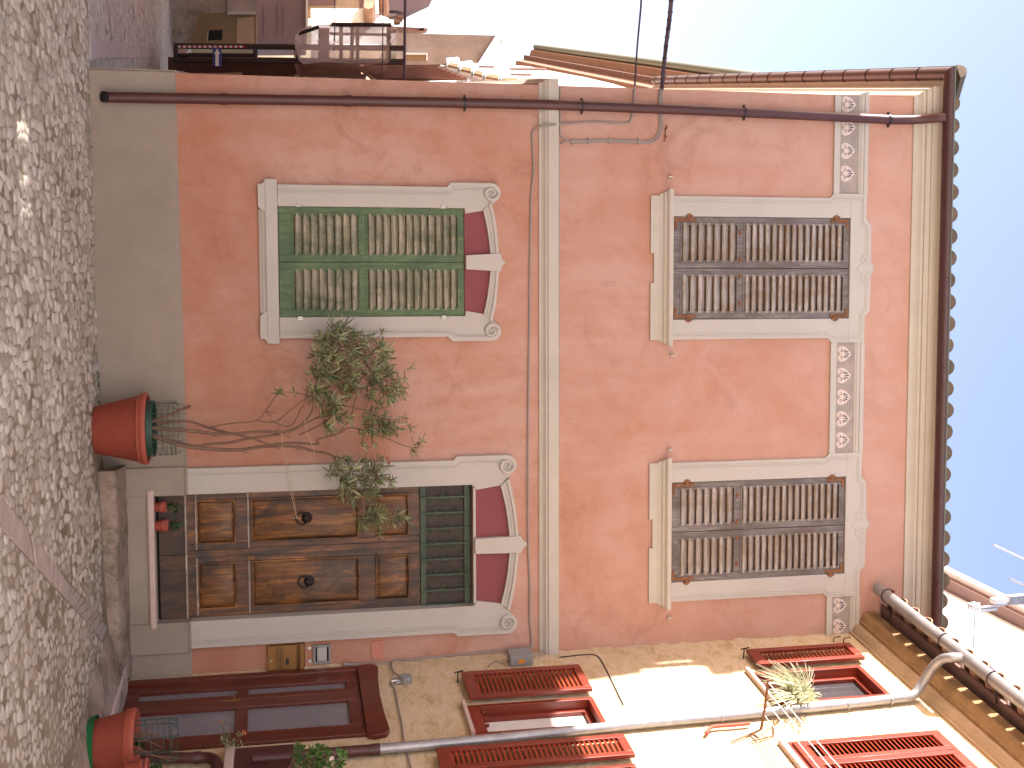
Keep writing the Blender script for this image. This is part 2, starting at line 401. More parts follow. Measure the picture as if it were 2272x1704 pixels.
# ================================================================== PINK HOUSE
H = thing('pink_house', 'two storey pink plastered house with cream mouldings, shuttered windows and a wooden double door', 'house')
CG = -.328; C1 = -.278; C2 = 2.338; CD = 2.378
holes = [(CG-.505, CG+.505, 1.612, 3.333), (C1-.503, C1+.503, 5.38, 7.256), (C2-.503, C2+.503, 5.38, 7.256), (CD-.6, CD+.6, .40, 3.40)]
mb = MB(); wallgrid(mb, WL, XC, -.3, 8.0, holes, 0, .2)
mb2 = MB(); mb2.add([(0, 0, -.3), (-9.3, 0, -.3), (-9.3, 0, 8.0), (0, 0, 8.0)], [(0, 1, 2, 3)]); toW(mb2, FS); mb.add(mb2.v, mb2.f)
bl = FS.O+FS.X*-9.3; br = np.array([XC, 0, 0])+FW.X*-9.3
mb.add([(bl[0], bl[1], -.3), (br[0], br[1], -.3), (br[0], br[1], 8), (bl[0], bl[1], 8), (XC, 0, -.3), (XC, 0, 8.0)], [(0, 1, 2, 3), (1, 4, 5, 2)])
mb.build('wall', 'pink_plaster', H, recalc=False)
mb = MB()
PT = .765
pr = [(0, -.3), (.024, -.3), (.024, PT-.02), (.004, PT), (0, PT)]
mb.prism([(WL, -.3), (1.528, -.3), (1.528, .748), (WL, .722)], -.024, 0); mb.hexa([(WL, -.024, .722), (1.528, -.024, .748), (1.528, 0, .748), (WL, 0, .722)], [(WL, -.004, .742), (1.528, -.004, .765), (1.528, 0, .765), (WL, 0, .742)]); mb.sweep([(0, .1), (.022, .1), (.022, PT-.012), (.010, PT), (0, PT)], 3.25, XC, 0, MR)
m2 = MB(); m2.sweep(pr, -9.3, 0, 0, MI); toW(m2, FS); mb.add(m2.v, m2.f)
mb.build('plinth', 'plinth_render', H)
mb = MB()
for a, b_ in ((1.528, 1.79), (2.965, 3.25)):
    mb = MB(); mb.prism([(a, -.2), (b_, -.2), (b_, .74), (a, .74)], -.055, .12)
    mb.prism([(a, .74), (b_, .74), (b_, .765), (a, .765)], -.035, .12)
    mb.build('pilaster_base', 'plinth_render', H, bevel=.006)
mb = MB(); sp = [(0, 4.052), (.018, 4.052), (.022, 4.075), (.034, 4.095), (.052, 4.108), (.056, 4.124), (.048, 4.127), (.048, 4.131), (.062, 4.134), (.062, 4.236), (0, 4.243)]
mb.sweep(sp, WL, XC, -MI, MR); m2 = MB(); m2.sweep(sp, -9.3, 0, 0, MI); toW(m2, FS); mb.add(m2.v, m2.f)
mb.build('string_course', 'cornice_stone', H, sharp=25)
mb = MB(); cp = [(0, 7.93), (.022, 7.93), (.026, 7.958), (.040, 7.985), (.056, 8.0), (.066, 8.008), (.066, 8.034), (.086, 8.036), (.094, 8.052), (.094, 8.082), (.112, 8.084), (.114, 8.15), (.150, 8.165), (.180, 8.178), (.188, 8.19), (.188, 8.25), (0, 8.25)]
mb.sweep(cp, WL, XC, -MI, MR); m2 = MB(); m2.sweep(cp, -9.3, 0, 0, MI); toW(m2, FS); mb.add(m2.v, m2.f)
mb.build('cornice', 'cornice_stone', H, sharp=22)

def gutter_prof(c, z, r, t=.006, n=12):
    o = [(c+r*cos(a), z+r*sin(a)) for a in [pi+pi*i/n for i in range(n+1)]]
    return o+[(c+(r-t)*cos(a), z+(r-t)*sin(a)) for a in [2*pi-pi*i/n for i in range(n+1)]]
GC, GZ, GR = .237, 8.197, .070
gp = gutter_prof(GC, GZ, GR)
mb = MB(); mb.sweep(gp, WL, XC-.02, -MI, MR); m2 = MB(); m2.sweep(gp, -9.3, 0, 0, MI); toW(m2, FS); mb.add(m2.v, m2.f)
g = mb.build('gutter', 'gutter_brown', H, sharp=50)
mb = MB(); mb.tube([(WL-MI*(GC+GR), -(GC+GR), GZ+.004), (XC, -(GC+GR), GZ+.004)], .008, 6)
m2 = MB(); m2.tube([(-9.3, -(GC+GR), GZ+.004), (MI*(GC+GR), -(GC+GR), GZ+.004)], .008, 6); toW(m2, FS); mb.add(m2.v, m2.f)
mb.build('gutter_bead', 'gutter_lip', g)
def garc(x, r, fr, c=GC, z=GZ): return [(x, -(c+r*cos(a)), z+r*sin(a)) for a in [pi+pi*i/12 for i in range(13)]]
for x in (-1.45, -.18, .72, 2.02, 2.9): mb = MB(); mb.tube(garc(x, GR+.002, FA), .005, 5); mb.build('gutter_joint', 'gutter_brown', g)
for i in range(17):
    m2 = MB(); x = -.35-.55*i; m2.tube(garc(x, GR+.003, FS), .006, 5); m2.tube([(x, -(GC+GR), GZ), (x, -(GC+GR+.012), GZ+.035)], [.008, .003], 5)
    toW(m2, FS); m2.build('gutter_bracket', 'dark_iron', g)

# roof with half-round clay tiles
mb = MB(); ez = 8.232
e = [np.array([WL-MI*.22, -.22, ez]), np.array([XC+.05, -.22, ez]), np.array([br[0], br[1], ez]), FS.O+FS.X*-9.3-FS.Y*.22+np.array([0, 0, ez])]
mid = [(e[0]+e[1])/2+np.array([0, 3.0, 1.0]), (e[2]+e[3])/2+np.array([0, -3.0, 1.0])]
mb.add(e+mid, [(0, 1, 4), (1, 2, 5, 4), (2, 3, 5), (3, 0, 4, 5), (3, 2, 1, 0)])
rf = mb.build('roof', 'tile_clay', H)
mb = MB(); sl = 1.0/3.0
def halftube(mb, a, d, L, r, n=7, up=(0, 0, 1), th=.014, solid=False):
    a = Vector(a); d = Vector(d).normalized(); s_ = d.cross(Vector(up)).normalized(); u = s_.cross(d)
    rg = []
    if solid:
        for q, rr in ((a, r), (a+d*L, r*.85)): rg += [q+s_*rr*cos(t)+u*rr*sin(t) for t in [pi*i/n for i in range(n+1)]]
        k = n+1; mb.add(rg, [(i, i+1, k+i+1, k+i) for i in range(n)]+[(n, 0, k, k+n), list(range(k)), list(range(2*k-1, k-1, -1))]); return
    for q, rr in ((a, r), (a+d*L, r*.85)):
        rg.append([q+s_*rr*cos(t)+u*rr*sin(t) for t in [pi*i/n for i in range(n+1)]]+[q+s_*(rr-th)*cos(t)+u*(rr-th)*sin(t) for t in [pi-pi*i/n for i in range(n+1)]])
    k = len(rg[0]); mb.add(rg[0]+rg[1], [(i, (i+1) % k, k+(i+1) % k, k+i) for i in range(k)]+[list(range(k))[::-1], list(range(k, 2*k))])
x = WL+.10
while x < XC+.1:
    jz = random.uniform(-.008, .008); halftube(mb, (x, -.275-random.uniform(0, .02), ez-.048+jz), (random.uniform(-.03, .03), 1, sl), .95, .088, solid=True); x += .218
m2 = MB()
for i in range(38): halftube(m2, (-.15-.22*i, -.27, ez-.05+random.uniform(-.01, .01)), (0, 1, sl), .8, .085)
toW(m2, FS); mb.add(m2.v, m2.f)
halftube(mb, (WL-MI*.26+.0, -.275, ez+.02), (.55, .85, .33), 1.2, .085, solid=True)
mb.build('tiling', 'old_tile', rf)

# downpipe
pp = [FA.p3(236, 216, .085), FA.p3(700, 223, .085), FA.p3(1230, 233, .085), FA.p3(1700, 252, .085), FA.p3(1985, 266, .085)]
top = pp[-1]; pp2 = smooth(pp, 4)
mb = MB(); bot = pp2[0]
path = [(bot[0], -.115, bot[2]-.03), (bot[0], -.093, bot[2]+.0)]+[tuple(p) for p in pp2[1:]]+[(top[0]-.005, -.09, 7.86), (top[0]-.008, -.12, 7.95), (top[0]-.01, -.185, 8.04), (top[0]-.01, -.222, 8.09), (top[0]-.01, -.235, 8.14)]
mb.tube(path, .047, 14, caps=False)
dp = mb.build('downpipe', 'pipe_brown', H, recalc=False)
mb = MB(); mb.tube([(bot[0], -.125, bot[2]-.028), (bot[0], -.10, bot[2]+.005)], .0465, 16); mb.build('pipe_mouth', 'dark_void', dp)
mb = MB()
def onpipe(px):
    for q in range(400):
        t = q/400; i = min(int(t*(len(pp2)-1)), len(pp2)-2); k = t*(len(pp2)-1)-i; P = Vector(pp2[i]).lerp(Vector(pp2[i+1]), k)
        z = FA.at(px, 240, .085)[1]
        if P[2] >= z: return P
    return Vector(pp2[-1])
for px in (497, 769): P = onpipe(px); mb = MB(); mb.tube([P-Vector((0, 0, .03)), P+Vector((0, 0, .03))], .053, 14); mb.build('pipe_collar', 'pipe_brown', dp)
for px in (1027, 1287, 1651, 1970):
    mb = MB(); P = onpipe(px); mb.tube([P-Vector((0, 0, .012)), P+Vector((0, 0, .012))], .054, 12); mb.box(P[0]-.075, P[0]+.075, P[1]+.0, P[1]+.02, P[2]-.01, P[2]+.01); mb.tube([(P[0], P[1], P[2]), (P[0], 0, P[2])], .008, 6)
    mb.build('pipe_clamp', 'dark_iron', dp)

# ---- carved surrounds with scrolls (ground floor)
def sym(pts, cx): return [(cx+a, z) for a, z in pts], [(cx-a, z) for a, z in pts][::-1]
def surround(parent, name, cx, ho, hw, he, z0, zs, zv, rv, dv, zt, pn, arcI, arcO, key, tip, th=.035):
    # pn: panel edge [(dx,z),(dx,z)];  arcI/O: arc points from spring to crown
    mb = MB()
    circ = [(dv+rv*cos(a), zv+rv*sin(a)) for a in [radians(q) for q in range(150, -1, -15)]]
    R_side = [(ho, z0), (hw, z0), (hw, zs-.04), (he, zs), (he, zv)]+circ[::-1][1:]+[(pn[1][0], pn[1][1]+.01), pn[1], pn[0], (ho, zt)]
    a, b_ = sym(R_side, cx)
    mb.prism(a, -th, .0); mb.prism(b_, -th, .0)
    # arch band
    cI = [(cx+sx*x, z) for sx in (1,) for x, z in arcI]; cO = [(cx+x, z) for x, z in arcO]
    mb.strip(cI, cO, -th-.012, 0); mb.strip([(2*cx-x, z) for x, z in cI], [(2*cx-x, z) for x, z in cO], -th-.012, 0)
    w = mb.build(name, 'cream_stucco', parent, bevel=.003, sharp=30)
    # stepped outer border that curls into a scroll
    for s_ in (1, -1):
        mb = MB()
        def edge(off):
            ro = he-off-dv
            k = off*.41
            p = [(hw-off, z0+.003), (hw-off, zs-.04+k), (he-off, zs+k), (he-off, zv)]+[(dv+ro*cos(a), zv+ro*sin(a)) for a in [radians(q) for q in range(15, 106, 10)]]
            return [(cx+s_*x, z) for x, z in p]
        mb.strip(edge(.002), edge(.038), -th-.020, -th+.002); mb.strip(edge(.0385), edge(.052), -th-.010, -th+.002); mb.strip(edge(.064), edge(.076), -th-.007, -th+.002)
        ro = he-.021-dv; n_ = 26
        pth = [(cx+s_*(dv+(ro-(ro-.022)*i/n_)*cos(radians(100+i*16))), -th-.006, zv+(ro-(ro-.022)*i/n_)*sin(radians(100+i*16))) for i in range(n_+1)]
        mb.tube([(p[0], p[1]-.010, p[2]) for p in pth], [.019-.009*i/n_ for i in range(n_+1)], 8)
        mb.tube([(cx+s_*dv, -th+.002, zv), (cx+s_*dv, -th-.012, zv)], [.017, .012], 12)
        for k0, k1, e_ in ((0, .18, .010), (.34, .52, .008), (.68, 1, .020)):
            ln = lambda k: [(cx+s_*(a[0]*(1-k)+b2[0]*k), a[1]*(1-k)+b2[1]*k) for a, b2 in zip(arcI, arcO)]
            mb.strip(ln(k0), ln(k1), -th-.012-e_, -th-.010)
        mb.build('scroll_moulding', 'cream_stucco', w, sharp=30)
    mb = MB(); kz0, kz1 = key[2], arcO[-1][1]
    mb.prism([(cx-key[0], kz0), (cx+key[0], kz0), (cx+key[1], kz1-.02), (cx+key[1]+.01, kz1+.015), (cx+.03, tip-.035), (cx, tip), (cx-.03, tip-.035), (cx-key[1]-.01, kz1+.015), (cx-key[1], kz1-.02)], -th-.035, 0)
    mb.build('keystone', 'cream_stucco', w, bevel=.006)
    mb = MB(); mb.prism([(cx-pn[0][0]-.005, zt+.002), (cx+pn[0][0]+.005, zt+.002), (cx+pn[1][0]+.005, pn[1][1])]+[(cx+x, z+.01) for x, z in arcI]+[(cx-x, z+.01) for x, z in arcI[::-1]]+[(cx-pn[1][0]-.005, pn[1][1])], -.012, 0)
    mb.build('painted_panel', 'burgundy_paint', w)
    return w
gI = [(.49, 3.508), (.40, 3.530), (.30, 3.549), (.2, 3.563), (.1, 3.575), (.06, 3.578)]
gO = [(.56, 3.588), (.42, 3.618), (.32, 3.634), (.2, 3.645), (.1, 3.652), (.06, 3.653)]
win = surround(H, 'window', CG, .505, .700, .742, 1.615, 3.205, 3.585, .093, .649, 3.333, [(.455, 3.342), (.485, 3.506)], gI, gO, (.066, .082, 3.34), 3.722)
# sill with ears
mb = MB()
mb.prism([(CG-.745, 1.505), (CG+.745, 1.505), (CG+.745, 1.612), (CG-.745, 1.612)], -.075, .15)
for s_ in (1, -1):
    pts = [(.745, 1.505), (.745, 1.50), (.72, 1.495), (.70, 1.475), (.70, 1.44), (.50, 1.44), (.475, 1.46), (.455, 1.495), (.44, 1.505)]
    mb.prism([(CG+s_*a, z) for a, z in (pts if s_ > 0 else pts[::-1])], -.07, 0)
mb.sweep([(0, 1.442), (.03, 1.442), (.035, 1.46), (.05, 1.475), (.052, 1.49), (.06, 1.495), (.06, 1.505), (0, 1.505)], CG-.47, CG+.47)
mb.build('sill', 'cream_stucco', win, bevel=.005, sharp=30)

def shutter(parent, x0, x1, z0, z1, zm, n1, n2, vm, hm, y=-.012, st=.062, mid=.055, hinge=1, bottom=.12):
    """a louvred leaf: stiles, rails, beads and slats; zm = middle rail height"""
    mb = MB(); T = .036
    b0 = z0+bottom; t1 = z1-st*.75
    mb.box(x0, x0+st, y, y+T, z0, z1); mb.box(x1-st, x1, y, y+T, z0, z1)
    mb.box(x0+st, x1-st, y+.001, y+T, z0, b0); mb.box(x0+st, x1-st, y+.001, y+T, t1, z1); mb.box(x0+st, x1-st, y+.001, y+T, zm-mid/2, zm+mid/2)
    for a, b_ in ((b0, zm-mid/2), (zm+mid/2, t1)):   # bead frame
        i, o = .016, .0
        mb.box(x0+st-.004, x0+st+i, y-.008, y+.01, a-.004, b_+.004); mb.box(x1-st-i, x1-st+.004, y-.008, y+.01, a-.004, b_+.004)
        mb.box(x0+st+i, x1-st-i, y-.007, y+.01, a-.004, a+i); mb.box(x0+st+i, x1-st-i, y-.007, y+.01, b_-i, b_+.004)
    s1 = mb.build('shutter', vm, parent, bevel=.003)
    mb = MB()
    for a, b_, n in ((b0+.016, zm-mid/2-.014, n1), (zm+mid/2+.016, t1-.014, n2)):
        pc = (b_-a)/n
        for i in range(n):
            zc = a+pc*(i+.5)+random.uniform(-.002, .002); tl = random.uniform(-.0015, .0015)
            h = pc*.40; d = .016; r = .009
            # tilted slat with rounded nose, leaning down and out
            pr = [(d-.002, zc-h*1.0), (d+.008, zc-h*.92), (d+.013, zc-h*.6), (d+.011, zc-h*.15), (d+.002, zc+h*.25), (-d-.004, zc+h*1.42), (-d-.012, zc+h*1.3), (-d-.012, zc+h*.95)]
            X0, X1 = x0+st-.002, x1-st+.002; k = len(pr)
            vs = [(X0, y+.016-c, z+tl) for c, z in pr]+[(X1, y+.016-c, z-tl) for c, z in pr]
            mb.add(vs, [(i2, (i2+1) % k, k+(i2+1) % k, k+i2) for i2 in range(k)]+[list(range(k)), list(range(2*k-1, k-1, -1))])
    mb.build('louvre', hm, s1, sharp=50)
    return s1
def vb(parent, x0, x1, z0, z1, y=.04):
    mb = MB(); mb.box(x0, x1, y, y+.01, z0, z1); return mb.build('backing_board', 'tan_board', parent)
zr = FA.at(804, 500)[1]
gx0, gx1 = CG-.503, CG+.503; xm = CG+.0
s1 = shutter(win, gx0, xm-.002, 1.618, 3.328, 2.385, 8, 12, 'green_wood_v', 'green_wood_h')
s2 = shutter(win, xm+.002, gx1, 1.618, 3.328, 2.385, 8, 12, 'green_wood_v', 'green_wood_h')
vb(win, CG-.5, CG+.5, 1.62, 3.33)
for z in (1.80, 3.13):
    for x in (gx0-.012, gx1+.012): mb = MB(); mb.box(x-.014, x+.014, -.055, -.02, z-.022, z+.022); mb.tube([(x, -.05, z-.03), (x, -.05, z+.04)], .008, 6); mb.build('hinge', 'steel', win)

# ---- first floor windows
def upper_window(cx, shut_shift):
    mb = MB(); th = .03
    # jambs
    mb.prism([(cx-.70, 5.375), (cx-.503, 5.375), (cx-.503, 7.256), (cx-.745, 7.256), (cx-.745, 7.07), (cx-.70, 7.03)], -th, 0)
    mb.prism([(cx+.503, 5.375), (cx+.70, 5.375), (cx+.70, 7.03), (cx+.745, 7.07), (cx+.745, 7.256), (cx+.503, 7.256)], -th, 0)
    mb.prism([(cx-.745, 7.256), (cx+.745, 7.256), (cx+.745, 7.428), (cx+.49, 7.428), (cx+.43, 7.482), (cx+.075, 7.487), (cx+.05, 7.505), (cx, 7.53), (cx-.05, 7.505), (cx-.075, 7.487), (cx-.43, 7.482), (cx-.49, 7.428), (cx-.745, 7.428)], -th, 0)
    w = mb.build('window', 'cream_stucco', H, bevel=.004, sharp=30)
    mb = MB(); y = -th
    for s_ in (1, -1):
        for off, r in ((.035, .006), (.058, .0055)):
            mb.tube([(cx+s_*(.70-off), y, 5.38), (cx+s_*(.70-off), y, 7.03), (cx+s_*(.745-off), y, 7.075), (cx+s_*(.745-off), y, 7.428-off), (cx+s_*(.49-.01-off*.4), y, 7.428-off), (cx+s_*(.43-off*.4), y, 7.482-off), (cx+s_*.12, y, 7.487-off)], r, 6)
        mb.tube(spiral(cx+s_*.085, 7.415, .055, .012, radians(70 if s_ > 0 else 110), 1.2, y, -s_), .008, 6)
        mb.tube([(cx+s_*.03, y, 7.44), (cx+s_*.06, y, 7.465), (cx+s_*.05, y, 7.49), (cx, y, 7.52)], .006, 6)
        mb.tube([(cx+s_*.055, y, 7.39), (cx+s_*.03, y, 7.36), (cx, y, 7.325)], .006, 6)
    mb.build('scroll_moulding', 'cream_stucco', w)
    mb = MB()
    A, B = cx-.70, cx+.70
    mb.sweep([(0, 5.25), (.03, 5.25), (.035, 5.275), (.05, 5.29), (.06, 5.292), (.065, 5.31), (.10, 5.325), (.105, 5.33), (.105, 5.368), (-.1, 5.378)], A, B, -.55, .55)
    ap = [(-.70, 5.25), (-.70, 5.162), (-.145, 5.162), (-.145, 5.196), (.145, 5.196), (.145, 5.162), (.70, 5.162), (.70, 5.25)]
    mb.prism([(cx+a, z) for a, z in ap], -.028, 0)
    for s_ in (1, -1):
        for o in (.60, .655): mb.tube([(cx+s_*o, -.028, 5.165), (cx+s_*(o+.012), -.028, 5.215), (cx+s_*(o-.03), -.028, 5.222)], .0035, 4)
    mb.build('sill', 'cornice_stone', w, bevel=.003, sharp=25)
    vb(w, cx-.5, cx+.5, 5.38, 7.25)
    for a, b_ in ((cx-.5, cx-.003), (cx+.003, cx+.5)):
        shutter(w, a, b_, 5.384, 7.25, 6.095, 7, 15, 'grey_wood_v', 'grey_wood_h', bottom=.085)
    y0 = -.021    # rusty corner straps
    for s_ in (1, -1):
        X = lambda a: cx+s_*a
        def bx(mb, a, b_, c, d, y): mb.box(min(X(a), X(b_)), max(X(a), X(b_)), y, y+.012, c, d)
        for ps, zp in ((((.455, .489, 5.40, 5.63), (.38, .487, 5.402, 5.43)), 5.55), (((.455, .489, 7.05, 7.24), (.40, .487, 7.212, 7.238)), 7.10), (((.06, .10, 6.075, 6.1),), None), (((.33, .37, 6.075, 6.1),), None)):
            mb = MB()
            for k, p in enumerate(ps): bx(mb, *p, y0-.0015*k)
            if zp: mb.tube([(X(.508), -.03, zp-.035), (X(.508), -.03, zp+.035)], .012, 8); mb.box(min(X(.48), X(.53)), max(X(.48), X(.53)), -.04, -.026, zp-.015, zp+.015)
            mb.build('strap_hinge', 'rust', w)
    return w
upper_window(C1, 0); upper_window(C2, 0)

# ---- painted palmette frieze
def frieze(x0, x1, centres, first=False):
    mb = MB()
    mb.prism([(x0, 7.066), (x1, 7.066), (x1, 7.128), (x0, 7.128)], -.03, 0)
    fm = MB(); fm.sweep([(0, 7.338), (.012, 7.338), (.014, 7.35), (.024, 7.36), (.026, 7.385), (.036, 7.39), (.036, 7.43), (0, 7.432)], x0, x1, -MI if first else 0, 0)
    f = mb.build('frieze', 'cream_stucco', H, sharp=25); fm.build('frieze_moulding', 'cream_stucco', f, sharp=25)
    mb = MB(); mb.box(x0, x1, -.008, 0, 7.128, 7.338); mb.build('frieze_field', 'frieze_grey', f)
    for c in centres:
        mb = MB(); md = MB(); zc = 7.218; y = -.011
        def cl(p): return (min(max(p[0], x0+.004), x1-.004), p[1])
        hp = [(0, -.035), (.03, -.068), (.062, -.064), (.08, -.035), (.076, 0), (.055, .035), (.025, .062), (0, .08)]
        heart = [(c+a, zc+b_) for a, b_ in hp]+[(c-a, zc+b_) for a, b_ in hp[::-1][1:-1]]
        if c+.08 > x1 or c-.08 < x0:
            heart = [cl(p) for p in heart]
        mb.prism(heart, y, y+.003)
        for s_ in (1, -1):
            cc = c+s_*.042
            if x0 < cc < x1 and abs(cc-x1) > .03: mb.tube([(p[0], y-.002, p[2]) for p in spiral(cc, zc-.036, .028, .008, radians(200 if s_ > 0 else -20), 1.1, y, -s_)], .005, 5)
            if x0+.04 < cc < x1-.04: md.tube([(p[0], y-.001, p[2]) for p in spiral(cc, zc-.036, .019, .01, radians(200 if s_ > 0 else -20), .9, y, -s_)], .003, 4)
        for an, L in ((90, .072), (63, .066), (117, .066), (36, .056), (144, .056), (8, .04), (172, .04)):
            a = radians(an); bx, bz = c+cos(a)*.022, zc-.018+sin(a)*.022; tx, tz = c+cos(a)*L, zc-.016+sin(a)*L*1.15
            nx, nz = -sin(a)*.0082, cos(a)*.0082; mx, mz = bx*.35+tx*.65, bz*.35+tz*.65
            pts = [(bx, bz), (mx-nx, mz-nz), (tx, tz), (mx+nx, mz+nz)]
            if all(x0+.003 < p[0] < x1-.003 for p in pts): md.prism(pts, y-.002, y)
        mb.build('palmette', 'palmette_cream', f); md.build('palmette_leaf', 'palmette_grey', f)
frieze(WL, C1-.745, [-1.905, -1.68, -1.45, -1.225], True)
frieze(C1+.745, C2-.745, [.584, .803, 1.024, 1.243, 1.462])
frieze(C2+.745, XC+.002, [3.175, 3.397])

# ---- doorway
dI = [(.575, 3.665), (.46, 3.695), (.34, 3.72), (.22, 3.737), (.1, 3.75), (.07, 3.752)]
dO = [(.645, 3.748), (.5, 3.782), (.36, 3.808), (.22, 3.824), (.1, 3.835), (.07, 3.836)]
dr = surround(H, 'doorway', CD, .60, .835, .872, .765, 3.245, 3.725, .098, .772, 3.40, [(.54, 3.43), (.575, 3.66)], dI, dO, (.075, .082, 3.41), 3.925)
mb = MB()
for s_ in (1, -1): mb.prism([(CD+s_*.60, 3.385), (CD+s_*.56, 3.405), (CD+s_*.60, 3.405)], -.03, .14)
mb.box(CD-.56, CD+.56, -.03, .14, 3.401, 3.425)
mb.build('lintel', 'cream_stucco', dr)
for a, b_ in ((CD-.602, CD-.592), (CD+.588, CD+.602)): mb = MB(); mb.box(a, b_, -.034, .2, .767, 3.40); mb.build('jamb_lining', 'cream_stucco', dr)
dy = .10
zz = lambda px: FA.at(px, 1200, -dy)[1]
xx = lambda py: FA.at(670, py, -dy)[0]
mb = MB(); mb.box(CD-.6, CD+.6, dy+.03, dy+.05, .40, 2.91); mb.build('dark_backing', 'dark_void', dr)
lx0, lx1, lm = CD-.600, CD+.600, CD-.012
zk = zz(414); ztop = zz(932)
def door_leaf(a, b_, first):
    mb = MB(); T = .045; y = dy
    st = .085
    bounds = [(zz(437), zz(524)), (zz(558), zz(797)), (zz(833), zz(908))]
    mb.box(a, a+st, y, y+T, zk, ztop); mb.box(b_-st, b_, y, y+T, zk, ztop)
    prev = zk
    for z0, z1 in bounds+[(ztop, ztop)]:
        if z0-prev > .002: mb.box(a+st, b_-st, y+.001, y+T, prev, z0)
        prev = z1
    lf = mb.build('door_leaf', 'door_wood', dr, bevel=.004)
    for z0, z1 in bounds:
        mb = MB(); i = .045; A0_, B0_ = a+st, b_-st
        o4 = [(A0_+.012, y+.028, z0+.012), (B0_-.012, y+.028, z0+.012), (B0_-.012, y+.028, z1-.012), (A0_+.012, y+.028, z1-.012)]
        i4 = [(A0_+i, y+.004, z0+i), (B0_-i, y+.004, z0+i), (B0_-i, y+.004, z1-i), (A0_+i, y+.004, z1-i)]
        mb.add(o4+i4, [(4, 5, 6, 7)]+[(k, (k+1) % 4, 4+(k+1) % 4, 4+k) for k in range(4)]); mb.box(A0_, B0_, y+.030, y+T, z0, z1)
        for q in ((A0_, A0_+.014), (B0_-.014, B0_)): mb.box(q[0], q[1], y-.014, y+.03, z0, z1)
        mb.box(A0_+.014, B0_-.014, y-.014, y+.03, z0, z0+.014)
        ar = [(A0_+.014, z1), (A0_+.014, z1-.022)]+[((A0_+B0_)/2+((B0_-A0_)/2-.014)*cos(t), z1-.022+.011*sin(t)) for t in [pi-pi*k/8 for k in range(1, 8)]]+[(B0_-.014, z1-.022), (B0_-.014, z1)]
        mb.prism(ar, y-.014, y+.03); mb.build('door_panel', 'door_wood_panel', dr, bevel=.003)
    mb = MB(); mb.box(a, b_, y-.012, y+T, zz(353), zk-.012); mb.build('kick_board', 'kick_wood', dr, bevel=.003)
    mb = MB(); mb.prism([(a, zk-.012), (b_, zk-.012), (b_, zk+.004), (a, zk+.004)], y-.03, y+.01); mb.build('weather_strip', 'grey_wood_h', dr, bevel=.002)
    for z in (zz(552), zz(436)): mb = MB(); mb.box(a+st*.4, b_-st*.4, y-.014, y+.004, z-.008, z+.006); mb.build('weather_strip', 'grey_wood_h', dr, bevel=.002)
    return lf
door_leaf(lx0, lm-.002, True); door_leaf(lm+.002, lx1, False)
mb = MB(); mb.box(lm-.035, lm+.03, dy-.012, dy, zk+.0, ztop-.01); mb.build('astragal', 'door_wood', dr, bevel=.004)
for px, py in ((668, 1151), (673, 1292)):
    x, z = FA.at(px, py, -dy+.05); mb = MB()
    mb.tube([(x+.055*cos(t), dy-.045-.012*sin(t), z+.008+.055*sin(t)) for t in [2*pi*k/24 for k in range(24)]], .0085, 8, closed=True)
    m2 = MB(); m2.lathe([(0, .055), (.02, .052), (.03, .035), (.034, .018), (.05, .006), (.052, 0)], (0, 0, 0), 20)
    mb.add([(x+p[0], dy-p[2], z+.055+p[1]) for p in m2.v], m2.f); mb.tube([(x, dy-.03, z+.062), (x, dy-.05, z+.058)], .012, 8)
    mb.build('door_knocker', 'dark_iron', dr)
x, z = FA.at(557, 1237, -dy); mb = MB(); mb.box(x-.022, x+.022, dy-.020, dy-.012, z-.035, z+.035); mb.tube([(x, dy-.022, z), (x, dy-.010, z)], .012, 10); mb.build('keyhole_plate', 'brass_dark', dr, bevel=.002)
# transom grille
mb = MB(); mb.box(CD-.6, CD+.6, dy+.02, dy+.03, ztop, 3.40); mb.build('transom_glass', 'grille_glass', dr)
gz0, gz1 = ztop+.003, 3.385; mb = MB()
y = dy-.015
mb.box(CD-.598, CD+.598, y-.004, y+.03, gz0, gz0+.05); mb.box(CD-.598, CD+.598, y-.004, y+.03, gz1-.055, gz1)
mb.box(CD-.598, CD-.575, y-.004, y+.03, gz0+.05, gz1-.055); mb.box(CD+.575, CD+.598, y-.004, y+.03, gz0+.05, gz1-.055)
for k in range(7):
    x = FA.at(990, 980+(385+108*k)/3.16, -dy)[0]
    mb.box(x-.007, x+.007, y-.02, y-.006, gz0, gz1)
    for zc in ((gz0+gz1)/2-.06, (gz0+gz1)/2+.06) if k % 2 else ((gz0+gz1)/2,):
        for sx in (1, -1):
            for sz in (1, -1):
                mb.tube([(x+sx*p[0], y-.013, zc+sz*p[2]) for p in [(0, 0, .0)]+spiral(.038, .026, .026, .008, radians(200), .95, 0, -1, 16)], .0045, 5)
        mb.box(x-.012, x+.012, y-.026, y, zc-.012, zc+.012)
    for sx in (1, -1):
        for zq, sz in ((gz0+.05, 1), (gz1-.055, -1)): mb.tube([(x+sx*p[0], y-.013, zq+sz*p[2]) for p in spiral(.03, .03, .028, .008, radians(180), .9, 0, -1, 14)], .0045, 5)
mb.build('transom_grille', 'grille_green', dr)
# threshold and steps
mb = MB(); mb.box(CD-.65, CD+.64, -.075, .12, .405, .468); tw = mb.build('threshold', 'marble', dr, bevel=.02)
mb = MB(); mb.box(1.79, 2.965, -.045, .13, .15, .404); mb.build('riser', 'plinth_render', dr, bevel=.005)
